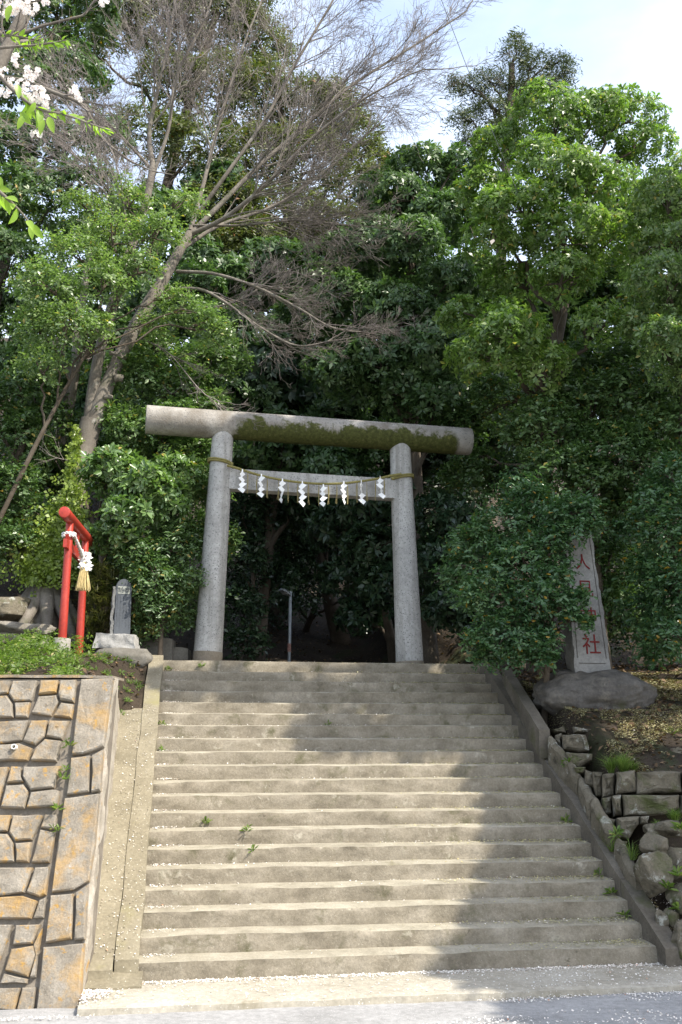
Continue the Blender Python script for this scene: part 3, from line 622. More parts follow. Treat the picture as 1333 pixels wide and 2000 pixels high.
def prof(k=16):
    pts = [(-.5*WS, 0), (.5*WS, 0), (.5*WS*.94, HS*.82)]
    for a in np.linspace(.12, math.pi-.12, k): pts.append((.5*WS*.94*math.cos(a), HS*.84+HS*.16*math.sin(a)))
    return pts+[(-.5*WS*.94, HS*.82)]
def slabmesh(prf, c, ex, en, thick, bev=.01):
    n = len(prf); cen = np.mean(prf, axis=0); V = []
    for off, ins in ((-thick, 0), (-bev, 0), (0, bev)):
        for x, z in prf:
            x2, z2 = x+(cen[0]-x)*ins*8, z+(cen[1]-z)*ins*2.0 if z > .01 else z; V.append(c+ex*x2+UP*z2+en*(off+thick/2))
    Fs = [(k*n+j, k*n+(j+1) % n, (k+1)*n+(j+1) % n, (k+1)*n+j) for k in range(2) for j in range(n)]
    Fs.append(tuple(2*n+j for j in range(n))); Fs.append(tuple(range(n))[::-1]); return V, Fs
V, Fs = slabmesh(prof(), s0, SX, SN, TS); slab = link('tablet', pyd('tablet', V, Fs), M['slate'], stl)
def rside(P):
    Q = s0-SX*(WS*.5-.0)+SX*((P[:, 0:1]-1)*.028)+SN*((P[:, 1:2]-.5)*TS*.98)+UP*(P[:, 2:3]*HS*.86)+SX*(P[:, 2:3]*WS*.028)
    return Q+(-SX)*(np.abs(fbm(Q, 14))*.016+.006*wav(Q, 40, 2))[:, None]
sub('split_side', boxgrid('split_side', rside, 2, 8, 34), M['slate_rough'], slab)
def textmesh(body, size, origin, ex, ez, en, depth=.002, vertical=None):
    cu = bpy.data.curves.new('lettering', 'FONT'); cu.body = body; cu.size = size; cu.extrude = depth/2; cu.align_x = 'CENTER'; cu.align_y = 'CENTER'; cu.resolution_u = 3
    ob = bpy.data.objects.new('lettering', cu); COL.objects.link(ob); dg = bpy.context.evaluated_depsgraph_get(); dg.update()
    me = bpy.data.meshes.new_from_object(ob.evaluated_get(dg)); bpy.data.objects.remove(ob); bpy.data.curves.remove(cu)
    n = len(me.vertices); co = np.empty(n*3, dtype=np.float32); me.vertices.foreach_get('co', co); co = co.reshape(-1, 3)
    co -= np.array([(co[:, 0].max()+co[:, 0].min())/2, (co[:, 1].max()+co[:, 1].min())/2, 0])
    w_ = np.asarray(origin)+co[:, 0:1]*ex+co[:, 1:2]*ez+co[:, 2:3]*en; me.vertices.foreach_set('co', w_.astype(np.float32).ravel()); me.materials.clear(); me.update(); return me
fp = s0+SN*(TS/2+.0015)
pq = link('panel', boxgrid('panel', lambda P: fp+SX*((P[:, 0:1]-.5)*WS*.70)+UP*(HS*.80+(P[:, 2:3]-.5)*.098)+SN*(P[:, 1:2]*.003), 1, 1, 1), M['plaque'], stl)
for ch, x in (('奉', WS*.18), ('納', -WS*.17)):
    sub('character', textmesh(ch, .075, fp+SX*x+UP*HS*.80+SN*.0042, SX, UP, SN), M['letter_dark'], pq)
its = []
for cI, x in enumerate(np.linspace(.38, -.34, 5)):
    z = HS*.70
    while z > HS*(.10+.05*(cI % 3)):
        for s in range(3):
            a = RNG.uniform(-.005, .005, 2); h = RNG.random() < .5; p = fp+SX*(x*WS+a[0])+UP*(z+a[1]); e = (SX if h else UP)*RNG.uniform(.003, .006)
            its.append((np.array([p-e*.8, p+e*.8]), .0009, 3))
        z -= .021
link('inscription', tubes('inscription', its), M['letter_dark'], stl, kind='stuff')
for (u, v, d, dm, sd2, lb) in ((306, 1262, 13.5, (.245, .16, .19), 5, 'squat dark stone block standing next to the dedication tablet'), (352, 1268, 13.6, (.15, .13, .13), 9, 'small dark stone block between the bigger block and the gate pillar')):
    c = dep(u, v, d); c[2] = 2.76+dm[2]*.85
    link('stone_block', boxgrid('stone_block', lambda P: (lambda Q: Q+.012*fbm(Q, 6)[:, None]*np.array([1, 1, .6]))(c+RT*((P[:, 0:1]-.5)*2*dm[0]*(1-.06*P[:, 2:3]))+FW*((P[:, 1:2]-.5)*2*dm[1])+UP*((P[:, 2:3]-.5)*2*dm[2]+.02*np.sin(P[:, 0:1]*3))), 12, 8, 8), M['darkblock'], None, lb, 'stone block')

# ------------------------------------------------------------------ street lamp
lp = dep(565, 1292, 17.0); lt = dep(569, 1155, 17.0); lp[2] = gz(lp[0], lp[1])-.1; lamp = thing('street_lamp', lp, 'slim grey street lamp in the dark wood beyond the gate', 'lamp')
lt[0] = lp[0]+.01; lt[1] = lp[1]
link('pole', cyl('pole', lp, lt, .030, .024, 16, 3, 0, .004), M['metal'], lamp, smooth=True)
h0 = lt-UP*.09; h1 = dep(548, 1153, 16.9); hd = unit(h1-h0); hs = unit(np.cross(hd, UP)); hu = np.cross(hs, hd)
def hf(P):
    a = P[:, 0:1]; L = np.linalg.norm(h1-h0); wd = .035+.05*np.sin(np.clip(a*1.1, 0, 1)*2.2); th = .02+.035*np.sin(np.clip(a, 0, 1)*2.6)
    return h0+hd*(a*L)+hs*((P[:, 1:2]-.5)*2*wd)+hu*(P[:, 2:3]*th*(1-.5*(2*P[:, 1:2]-1)**2))
hd_ = link('lamp_head', boxgrid('lamp_head', hf, 10, 6, 3), M['metal'], lamp, smooth=True)
sub('diffuser', boxgrid('diffuser', lambda P: h0+hd*(.07+P[:, 0:1]*.10)+hs*((P[:, 1:2]-.5)*.11)-hu*(P[:, 2:3]*.022*np.sin(P[:, 0:1]*3.14)+.0015), 6, 3, 2), M['lampglass'], hd_, smooth=True)
bz = dep(565, 1265, 17.0)[2]; link('sign_band', tubes('band', [(np.array([[lp[0], lp[1], bz-.07], [lp[0], lp[1], bz+.07]]), .0335, 16)]), M['sticker'], lamp, smooth=True)

# ------------------------------------------------------------------ shrine stele on its boulder
bc = dep(1157, 1345, 12.0); bc[2] = 2.36
mon = thing('shrine_stele', (bc[0], bc[1], 2.15), 'tall granite stele with red carved characters set on a broad dark boulder', 'monument')
link('boulder', rock('boulder', bc+np.array([0.03, .05, -.06]), (.74, .52, .33), 13, 30, .15, -.10, .06, 0, 3, .0), M['boulder'], mon, smooth=True)
tl_, bl_, br_ = dep(1090, 985, 12.05), dep(1113, 1302, 12.0), dep(1187, 1298, 12.0)
s1 = (bl_+br_)/2; s1[2] = 2.52; MX = unit(RT*.97+FW*.22); MN = unit(np.cross(MX, UP)); MN = MN if np.dot(MN, -FW) > 0 else -MN
lean = -.045
def stelef(P):
    h = P[:, 2:3]*2.02; wd = .235-.075*P[:, 2:3]**1.2; Q = s1+RT*(lean*h)+MX*((P[:, 0:1]-.5)*2*wd)-MN*((P[:, 1:2]-.5)*.24*(1-.2*P[:, 2:3]))+UP*(h-.10*(P[:, 0:1]-.2)**2*(P[:, 2:3] == 1))
    side = (np.abs(P[:, 0]-.5) == .5)*1.0; return Q+MX*(np.sign(P[:, 0:1]-.5)*(side*(.014*fbm(Q, 9)+.008*wav(Q, 30, 1)))[:, None])+MN*((P[:, 1:2] == 0)*(.003*fbm(Q, 5))[:, None])
sl_ = link('slab', boxgrid('slab', stelef, 10, 6, 60), M['stele'], mon)
for ch, h, s in (('人', 1.38, .25), ('見', 1.05, .27), ('神', .72, .29), ('社', .385, .31)):
    o = s1+RT*(lean*h)+UP*h+MN*(.12*(1-.1*h)+.006)+MX*.01
    sub('character', textmesh(ch, s*.82, o, MX*.95, unit(UP+RT*lean), MN, .004), M['letter_red'], sl_)
# incised border line round the face
fr = []
for a, b_ in (((-.17, .16), (.17, .16)), ((.185, .22), (.135, 1.75)), ((-.185, .22), (-.135, 1.75))):
    fr.append((np.array([s1+RT*(lean*q[1])+UP*q[1]+MX*q[0]+MN*(.12*(1-.1*q[1])+.004) for q in (a, ((a[0]+b_[0])/2, (a[1]+b_[1])/2), b_)]), .0035, 4))
sub('border_line', tubes('border_line', fr), M['boulder'], sl_)

# ------------------------------------------------------------------ rough stone wall, gutter stones, rocks on the right
def rp5(zx, zy, d): return dep(930+zx/3.226, 1280+zy/3.226, d)
swl = thing('stone_wall', rp5(1000, 1000, 10.1), 'low terrace wall of rough mossy field stones beside the gutter', 'wall')
SWP = [([(470,470),(560,440),(565,490),(490,492)],11.5),([(610,450),(740,465),(745,495),(615,487)],11.3),([(495,500),(540,490),(540,590),(490,545)],11.2),
 ([(540,500),(690,500),(715,600),(640,612),(545,595)],11.0),([(565,610),(735,620),(735,660),(650,705),(600,690)],10.8),([(615,705),(690,705),(680,750),(630,750)],10.65),
 ([(690,725),(735,735),(742,830),(690,820)],10.5),([(735,735),(795,735),(795,895),(755,890)],10.35),([(800,755),(870,745),(870,880),(800,890)],10.25),
 ([(880,730),(1003,720),(1008,855),(885,872)],10.15),([(1013,735),(1290,735),(1295,862),(1018,872)],10.1),([(1300,738),(1400,735),(1400,860),(1305,862)],10.1),([(1408,735),(1570,735),(1570,870),(1408,866)],10.1),
 ([(792,895),(850,890),(855,995),(808,1002)],10.15),([(858,885),(915,877),(922,1012),(868,1022)],10.05),([(922,880),(1280,880),(1278,960),(1180,1003),(930,1012)],10.0),([(1288,880),(1560,880),(1560,1010),(1290,990)],10.0),
 ([(883,1022),(1030,1017),(1030,1062),(960,1168),(890,1152)],9.85),([(1036,1017),(1092,1012),(1082,1062),(1036,1062)],9.8),
 ([(820,1015),(878,1030),(882,1150),(850,1120)],10.0),([(890,1160),(955,1172),(930,1230),(895,1215)],9.8)]
SWN = unit(-FW*.95-RT*.18+UP*.12)
for n_, (pl, d) in enumerate(SWP):
    link('stone', stone_poly('stone', [rp5(x, y, d+.02*math.sin(n_*5+x)) for x, y in pl], SWN, .34, .05, n_+100, .03, .02), M['rock'], swl)
for n_, (zx, zy, d, dm, rz, lb) in enumerate((
    (1215, 1090, 9.55, (.2, .14, .075), .1, 'flat angular rock lying on top of the rock pile below the terrace wall'),
    (1105, 1092, 9.6, (.085, .10, .06), .3, 'small pale wedge rock beside the flat angular rock'),
    (1125, 1190, 9.3, (.155, .14, .105), .5, 'pointed grey rock with a pale face perched on the big round rock'),
    (1100, 1375, 9.15, (.165, .16, .185), .2, 'large rounded dark rock at the edge of the gutter'),
    (1265, 1330, 9.2, (.15, .16, .15), .9, 'rugged dark rock behind the big round rock, hung with dry twigs'),
    (1168, 1655, 8.95, (.065, .07, .08), .2, 'small pale stone at the low end of the gutter'),
    (1232, 1650, 8.95, (.06, .08, .095), .7, 'small dark upright stone at the low end of the gutter'),
    (1330, 1790, 8.75, (.14, .12, .15), .4, 'dark rock beside the foot of the right curb'),
    (1330, 1520, 9.0, (.15, .16, .13), .1, 'broad dark rock overgrown with weeds at the verge'),
    (1290, 640, 10.9, (.12, .1, .10), .1, 'lone rock sitting on the terrace above the wall'))):
    link('rock', rock('rock', rp5(zx, zy, d), dm, n_+30, 16, .26, rz, .08, 0, 9), M['rock'], None, lb, 'rock', 'rocks on the verge')
def beam(pts, r, seed, sq=.0, n=10):
    P = spline(pts, 16); V, Fq = tube_arr(P, r, n); V = V+.22*np.repeat(r, n)[:, None]*fbm(V+seed, 7)[:, None]*unit(V-np.repeat(P, n, 0)); return V, Fq
gs = thing('gutter_edging', rp5(600, 700, 10.7), 'line of mossy edging stones along the outer side of the gutter', 'edging')
b0, b1 = rp5(190, 80, 12.9), rp5(430, 470, 11.2); bd = b1-b0; bs = unit(np.cross(bd, UP)); bs = bs if np.dot(bs, RT) > 0 else -bs
link('squared_beam', boxgrid('beam', lambda P: (lambda Q: Q+.008*fbm(Q, 6)[:, None])(b0+bd*P[:, 0:1]+bs*((P[:, 1:2]-.5)*.12)+UP*((P[:, 2:3]-1)*.30+.0)), 24, 4, 6), M['curb'], gs)
for sI, pl in enumerate(([(425, 485, 11.15), (520, 610, 10.9), (612, 735, 10.6)], [(618, 745, 10.55), (650, 810, 10.4), (690, 880, 10.2)], [(700, 890, 10.15), (765, 985, 9.95), (835, 1100, 9.75)], [(842, 1110, 9.7), (905, 1215, 9.5), (975, 1330, 9.3)])):
    q0, q1 = rp5(*pl[0])+RT*.07-UP*.03, rp5(*pl[-1])+RT*.07-UP*.03; qd = q1-q0; qs = unit(np.cross(qd, UP)); qs = qs if np.dot(qs, RT) > 0 else -qs
    def ef(P, q0=q0, qd=qd, qs=qs, sI=sI):
        ends = 1-.25*np.abs(2*P[:, 0:1]-1)**6; Q = q0+qd*(.015+.97*P[:, 0:1])+qs*((P[:, 1:2]-.5)*.105*ends)+UP*((P[:, 2:3]-1)*.30+.01*sI*(-1)**sI-.045*(2*P[:, 1:2]-1)**2*(P[:, 2:3] == 1)*1.0)
        return Q+(.022*fbm(Q+sI, 5)+.008*wav(Q, 24, 3))[:, None]*np.array([1.0, .6, 1.0])
    link('edging_stone', boxgrid('edging_stone', ef, 26, 6, 6), M['rock'], gs)

# ------------------------------------------------------------------ foliage builders
def leafquads(Bp, A, S, L, Wd, fold=.18, droop=.12, full=True):
    Nn = np.cross(S, A); L = np.asarray(L)[:, None]; Wd = np.asarray(Wd)[:, None]; tip = Bp+A*L-Nn*(L*droop)
    if full:
        r1 = Bp+A*L*.32+S*Wd*.40+Nn*L*fold*.5; r2 = Bp+A*L*.72+S*Wd*.46+Nn*L*(fold*.5-droop*.4)
        l1 = Bp+A*L*.32-S*Wd*.40+Nn*L*fold*.5; l2 = Bp+A*L*.72-S*Wd*.46+Nn*L*(fold*.5-droop*.4)
        return np.concatenate([np.stack([Bp, r1, r2, tip], 1), np.stack([Bp, tip, l2, l1], 1)], 1).reshape(-1, 3), True
    r = Bp+A*L*.55+S*Wd*.5+Nn*L*fold*.5; l = Bp+A*L*.55-S*Wd*.5+Nn*L*fold*.5
    return np.stack([Bp, r, tip, l], 1).reshape(-1, 3), False
def leafmesh(name, V, full):
    if not full: return quads(name, V)
    V = V.reshape(-1, 8, 3)[:, [0, 1, 2, 3, 6, 7]]; n = len(V); b_ = np.arange(n)[:, None]*6
    Fq = np.concatenate([b_+np.array([0, 1, 2, 3]), b_+np.array([0, 3, 4, 5])], 1).reshape(-1, 4); return indexed(name, V.reshape(-1, 3), Fq)
def rosettes(C, U, k, L, Wd, rng, elev=(.05, .75), full=False):
    n = len(C); U = unit(U); ref = unit(rng.normal(size=(n, 3))); X = unit(np.cross(U, ref)); Y = np.cross(U, X)
    ph = (np.arange(k)[None]/k*2*math.pi)+rng.uniform(0, 6.28, (n, 1))+rng.normal(0, .25, (n, k)); e = rng.uniform(*elev, (n, k))
    rad = X[:, None]*np.cos(ph)[..., None]+Y[:, None]*np.sin(ph)[..., None]
    A = rad*np.cos(e)[..., None]+U[:, None]*np.sin(e)[..., None]; S = np.cross(A, np.broadcast_to(U[:, None], A.shape)); S = unit(S+rng.normal(0, .2, S.shape)); S = unit(S-A*(S*A).sum(-1, keepdims=True))
    Bp = np.broadcast_to(C[:, None], A.shape)+A*.012; ls = L*rng.uniform(.65, 1.15, (n, k))*rng.uniform(.65, 1.3, (n, 1)); f = lambda a: a.reshape(-1, 3)
    return leafquads(f(Bp), f(A), f(S), ls.ravel(), (ls*Wd).ravel(), full=full)
def sprigs(C, U, k, L, Wd, rng, length=.25, droop=.25, full=False):
    n = len(C); T = unit(unit(U)*.8+rng.normal(0, .45, (n, 3))-UP*droop*rng.random((n, 1))); S0 = unit(np.cross(T, UP+rng.normal(0, .3, (n, 3)))); s = (np.arange(k)+.5)/k
    side = np.where(np.arange(k) % 2 == 0, 1.0, -1.0)[None, :, None]
    Bp = C[:, None]+T[:, None]*(s[None, :, None]-.5)*length; Bp = Bp-UP*(s**2*length*droop*.5)[None, :, None]
    A = unit(T[:, None]*.55+S0[:, None]*side*.85+rng.normal(0, .3, (n, k, 3))-UP*.12)
    up_ = unit(UP*.45+unit(U)[:, None]*.8+rng.normal(0, .35, (n, k, 3))); S = unit(np.cross(A, up_)); ls = L*rng.uniform(.6, 1.15, (n, k))*rng.uniform(.7, 1.3, (n, 1)); f = lambda a: a.reshape(-1, 3)
    return leafquads(f(Bp), f(A), f(S), ls.ravel(), (ls*Wd).ravel(), full=full)
def blobs_px(lst, jit=.0, rng=None):
    out = []
    for b_ in lst:
        u, v, d, r = b_[:4]; sq = b_[4] if len(b_) > 4 else .85
        R = r*d/F_PX; out.append(np.concatenate([dep(u, v, d), [R, R*.95, R*sq]]))
    return np.array(out)
def lumps(B, k, lo, hi, rng):                           # smaller lobes budding on the outside of each lobe
    out = [B]
    for b_ in B:
        d = unit(rng.normal(size=(k, 3))); d[:, 2] = np.abs(d[:, 2])*.8-.2*rng.random(k); d = unit(d); r = b_[3]*rng.uniform(lo, hi, k)
        out.append(np.concatenate([b_[:3]+d*b_[3:]*(.82), np.stack([r, r, r*.8], -1)], 1))
    return np.concatenate(out)
def shell(B, dens, rng, fill=.12, under=.45, cull=.78):
    dens = dens*.70; fill = fill*.7
    P, U = [], []
    for i_, b_ in enumerate(B):
        n = max(8, int(dens*4*math.pi*b_[3]*b_[3])); d = unit(rng.normal(size=(n, 3)))
        keep = (d[:, 2] > -.25) | (rng.random(n) < under); d = d[keep]; n = len(d)
        rad = 1.05-.30*rng.random(n)**1.8; inn = rng.random(n) < fill; rad[inn] = rng.uniform(.3, .8, inn.sum())
        rad *= 1+.14*wav(d+b_[:3], 2.6, 1)+.09*wav(d+b_[:3], 6.5, 2)
        stray = rng.random(n) < .035; rad[stray] *= rng.uniform(1.08, 1.28, stray.sum())
        p = b_[:3]+d*b_[3:]*rad[:, None]; P.append(p); U.append(unit(d/b_[3:]))
    P = np.concatenate(P); U = np.concatenate(U); keep = np.ones(len(P), bool)
    for b_ in B:
        q = (((P-b_[:3])/b_[3:])**2).sum(-1) < cull**2*.62; keep &= ~(q & (rng.random(len(P)) < .88))
    return P[keep], unit(U[keep]*1.0+UP*.22+rng.normal(0, .32, (keep.sum(), 3)))
def branch_to(p0, p1, r0, r1, rng, n=9, sag=.12, wob=.05):
    t_ = np.linspace(0, 1, n)[:, None]; L = np.linalg.norm(p1-p0); P = p0+(p1-p0)*t_+UP*(np.sin(t_*math.pi)*L*sag)
    w_ = rng.normal(0, wob*L, (n, 3)); w_[0] = 0; w_[-1] = 0; P = P+w_*np.sin(t_*math.pi)*.6; return (P, r0+(r1-r0)*np.linspace(0, 1, n)**.8, 7)
TRI = [0]
def tree(name, label, cat, lobes, mat, style='rosette', dens=140, leaf=(.10, .42), k=7, trunk=None, bark='darkbark', seed=1, group=None, lump=(4, .35, .6), full=False, tr=.12, under=.45, fill=.12, length=.25, droop=.25, elev=(.05, .75), limbs=True, stem_names=('trunk', 'branches')):
    rng = np.random.default_rng(seed); B0 = blobs_px(lobes) if lobes and len(lobes[0]) < 6 else np.array(lobes); B = lumps(B0, *lump, rng) if lump[0] else B0
    cen = B0[:, :3].mean(0)
    if trunk is None:
        base = np.array([cen[0], cen[1]+.2, 0]); 
    else: base = np.array([trunk[0], trunk[1], 0.0])
    base[2] = gz(base[0], base[1])-.1; th = thing(name, base, label, cat, group)
    top = B0[np.argmax(B0[:, 2])][:3]; mid2 = cen*.6+base*.4; mid2[2] = base[2]+(cen[2]-base[2])*.6
    tp = spline([base, mid2+rng.normal(0, .06, 3), cen*.5+top*.5], 18); rr = np.linspace(tr, tr*.35, 18); rr[:3] *= (1.35, 1.15, 1.05)
    link(stem_names[0], tubes('trunk', [(tp, rr, 12)], rough=.15), M[bark], th, smooth=True)
    if limbs:
        its = []
        for b_ in B0:
            z = min(max(b_[2]-b_[3]*1.0, base[2]+.25), tp[-1][2]); i_ = int(np.argmin(np.abs(tp[:, 2]-z*.9-base[2]*.1))); its.append(branch_to(tp[i_], b_[:3]+UP*b_[5]*.3, rr[i_]*.55, .012, rng))
            for q in range(3):
                d = unit(rng.normal(size=3)+UP*.4); its.append(branch_to(its[-1-q][0][6], b_[:3]+d*b_[3:]*.85, .016, .005, rng, 6))
        link(stem_names[1], tubes('branches', its), M[bark], th, smooth=True)
    P, U = shell(B, dens, rng, fill, under)
    if style == 'rosette': V, fl = rosettes(P, U, k, leaf[0], leaf[1], rng, elev, full)
    else: V, fl = sprigs(P, U, k, leaf[0], leaf[1], rng, length, droop, full)
    TRI[0] += len(V)//4*2
    link('crown', leafmesh('crown', V, fl), M[mat], th); return th

# ------------------------------------------------------------------ trees and shrubs
GR = 'evergreens right of the gate'; GL = 'evergreens left of the gate'; GB = 'trees on the hill behind the gate'
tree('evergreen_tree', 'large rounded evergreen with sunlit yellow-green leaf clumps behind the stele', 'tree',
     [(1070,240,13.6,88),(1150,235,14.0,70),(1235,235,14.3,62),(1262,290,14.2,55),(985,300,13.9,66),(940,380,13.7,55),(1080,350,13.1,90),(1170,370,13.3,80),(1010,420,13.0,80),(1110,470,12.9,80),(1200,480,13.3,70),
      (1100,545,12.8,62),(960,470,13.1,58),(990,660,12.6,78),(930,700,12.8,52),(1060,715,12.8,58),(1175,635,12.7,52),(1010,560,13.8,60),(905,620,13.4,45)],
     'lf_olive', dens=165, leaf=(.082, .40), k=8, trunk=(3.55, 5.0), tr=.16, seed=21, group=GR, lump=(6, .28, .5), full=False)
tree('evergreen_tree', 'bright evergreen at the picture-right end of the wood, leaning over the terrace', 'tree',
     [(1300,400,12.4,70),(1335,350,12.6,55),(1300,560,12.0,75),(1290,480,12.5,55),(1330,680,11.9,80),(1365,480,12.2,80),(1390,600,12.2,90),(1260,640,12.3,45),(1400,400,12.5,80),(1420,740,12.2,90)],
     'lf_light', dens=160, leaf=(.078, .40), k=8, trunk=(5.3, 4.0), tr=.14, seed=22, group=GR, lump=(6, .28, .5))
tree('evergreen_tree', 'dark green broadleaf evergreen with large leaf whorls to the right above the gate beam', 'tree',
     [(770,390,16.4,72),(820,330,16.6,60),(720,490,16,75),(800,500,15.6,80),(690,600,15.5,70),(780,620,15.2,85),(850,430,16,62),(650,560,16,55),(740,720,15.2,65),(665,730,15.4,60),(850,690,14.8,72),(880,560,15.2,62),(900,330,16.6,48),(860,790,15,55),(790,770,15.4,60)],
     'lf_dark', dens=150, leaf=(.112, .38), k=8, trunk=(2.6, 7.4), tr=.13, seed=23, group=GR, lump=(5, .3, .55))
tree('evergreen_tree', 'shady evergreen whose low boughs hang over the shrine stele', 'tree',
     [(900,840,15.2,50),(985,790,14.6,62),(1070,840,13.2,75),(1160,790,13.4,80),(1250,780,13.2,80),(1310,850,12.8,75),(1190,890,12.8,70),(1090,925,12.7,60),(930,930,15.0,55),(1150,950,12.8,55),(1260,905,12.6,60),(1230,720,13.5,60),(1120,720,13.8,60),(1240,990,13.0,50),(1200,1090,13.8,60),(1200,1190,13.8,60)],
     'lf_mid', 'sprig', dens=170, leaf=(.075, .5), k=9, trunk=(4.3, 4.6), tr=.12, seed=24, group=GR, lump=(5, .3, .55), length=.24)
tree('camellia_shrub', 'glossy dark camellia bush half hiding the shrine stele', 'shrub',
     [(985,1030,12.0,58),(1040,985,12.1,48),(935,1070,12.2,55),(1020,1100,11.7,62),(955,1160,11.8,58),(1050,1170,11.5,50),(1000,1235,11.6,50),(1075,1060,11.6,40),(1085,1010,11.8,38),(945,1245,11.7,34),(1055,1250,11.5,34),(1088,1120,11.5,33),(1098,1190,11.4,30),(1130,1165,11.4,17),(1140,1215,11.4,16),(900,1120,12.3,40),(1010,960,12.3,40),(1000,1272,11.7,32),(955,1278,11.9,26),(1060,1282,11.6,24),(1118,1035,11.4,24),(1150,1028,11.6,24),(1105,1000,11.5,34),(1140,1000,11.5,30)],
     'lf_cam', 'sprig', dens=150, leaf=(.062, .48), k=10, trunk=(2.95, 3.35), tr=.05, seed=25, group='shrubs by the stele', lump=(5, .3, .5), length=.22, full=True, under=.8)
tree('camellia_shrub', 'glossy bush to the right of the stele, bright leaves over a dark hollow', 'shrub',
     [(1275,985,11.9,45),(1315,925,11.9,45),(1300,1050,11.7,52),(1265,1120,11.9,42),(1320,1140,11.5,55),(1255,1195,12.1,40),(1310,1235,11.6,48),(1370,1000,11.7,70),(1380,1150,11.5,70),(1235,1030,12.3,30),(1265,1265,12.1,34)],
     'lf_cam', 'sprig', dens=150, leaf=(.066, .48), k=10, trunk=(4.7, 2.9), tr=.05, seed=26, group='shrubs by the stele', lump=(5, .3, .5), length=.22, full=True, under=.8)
# left side
tree('evergreen_tree', 'light green small-leaved tree growing around the bare grey tree', 'tree',
     [(220,465,13.2,60),(145,500,13,62),(310,455,13.4,50),(90,570,12.8,62),(200,555,13.0,55),(130,640,12.8,58),(60,640,12.9,50),(280,520,13.2,40),(385,620,13.6,42),(340,590,13.7,42),(425,655,13.8,36),(185,640,13.0,38),(80,715,12.9,45),(360,400,13.8,40),(300,640,13.8,36),(250,395,13.6,45),(160,410,13.4,45)],
     'lf_light', 'sprig', dens=130, leaf=(.062, .5), k=8, trunk=(-4.5, 5.6), tr=.045, seed=31, group=GL, lump=(5, .3, .6), length=.24, fill=.2)
tree('evergreen_tree', 'shaded evergreen filling the bank left of the bare grey tree', 'tree',
     [(40,770,14,62),(35,860,13.8,60),(95,820,14.2,55),(15,950,13.6,55),(-40,800,13.8,70),(110,720,14.4,50),(60,1000,13.8,45),(10,1050,13.4,45),(-50,950,13.4,60)],
     'lf_mid', 'sprig', dens=150, leaf=(.075, .5), k=8, trunk=(-4.4, 6.2), tr=.1, seed=32, group=GL, lump=(5, .3, .55))
tree('evergreen_tree', 'dense glossy evergreen between the bare grey tree and the left gate pillar', 'tree',
     [(260,740,14.5,65),(335,755,14.6,62),(395,715,14.8,55),(330,840,14.2,62),(255,840,14.2,50),(400,800,14.6,48),(395,880,14.3,45),(350,920,14.0,45),(300,680,14.8,50),(410,960,14.2,38),(440,700,15,45)],
     'lf_lit', 'sprig', dens=170, leaf=(.085, .46), k=8, trunk=(-2.3, 7.6), tr=.1, seed=33, group=GL, lump=(5, .3, .55))
tree('broadleaf_shrub', 'sunlit shrub with large leaf whorls behind the red gate', 'shrub',
     [(215,925,13.0,52),(85,905,14.5,50),(275,955,13.0,52),(325,985,13.2,45),(245,1010,12.8,42),(215,1050,12.9,32),(345,930,13.4,42),(70,880,14.6,36)],
     'lf_lit', dens=170, leaf=(.105, .42), k=8, trunk=(-2.6, 5.6), tr=.05, seed=34, group='shrubs behind the red gate', lump=(5, .3, .5), full=True, under=.7)
tree('broadleaf_shrub', 'low bushy shrub between the slate tablet and the left gate pillar', 'shrub',
     [(330,1075,13.3,48),(295,1130,13.0,50),(360,1130,13.3,36),(310,1190,13.1,40),(265,1085,13.0,36),(375,1050,13.6,30),(280,1225,13.2,28),(355,1200,13.5,25)],
     'lf_mid', 'sprig', dens=210, leaf=(.062, .45), k=9, trunk=(-1.6, 5.0), tr=.04, seed=35, group='shrubs behind the red gate', lump=(5, .3, .5), full=True, under=.7)
# hill forest behind
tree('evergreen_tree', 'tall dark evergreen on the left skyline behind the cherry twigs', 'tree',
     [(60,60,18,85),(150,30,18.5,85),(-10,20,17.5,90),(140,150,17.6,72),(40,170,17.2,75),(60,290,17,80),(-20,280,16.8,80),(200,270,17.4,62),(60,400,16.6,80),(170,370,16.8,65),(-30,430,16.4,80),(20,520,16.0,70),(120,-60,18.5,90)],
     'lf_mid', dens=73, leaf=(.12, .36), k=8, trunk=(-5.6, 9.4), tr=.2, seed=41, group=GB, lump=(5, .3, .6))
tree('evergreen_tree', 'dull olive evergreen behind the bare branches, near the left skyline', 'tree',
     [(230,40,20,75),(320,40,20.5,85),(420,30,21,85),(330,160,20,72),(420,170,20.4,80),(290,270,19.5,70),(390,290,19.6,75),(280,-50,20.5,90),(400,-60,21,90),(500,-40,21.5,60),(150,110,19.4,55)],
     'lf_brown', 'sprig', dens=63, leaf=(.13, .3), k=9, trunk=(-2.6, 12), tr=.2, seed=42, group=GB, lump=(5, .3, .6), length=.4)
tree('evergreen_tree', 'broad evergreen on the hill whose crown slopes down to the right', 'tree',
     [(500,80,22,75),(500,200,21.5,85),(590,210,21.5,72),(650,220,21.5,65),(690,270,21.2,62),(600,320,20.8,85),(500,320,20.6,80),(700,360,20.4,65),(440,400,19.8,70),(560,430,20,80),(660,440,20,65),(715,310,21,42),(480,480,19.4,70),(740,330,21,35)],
     'lf_brown', 'sprig', dens=63, leaf=(.12, .33), k=9, trunk=(.6, 13.2), tr=.2, seed=43, group=GB, lump=(5, .3, .6), length=.36)
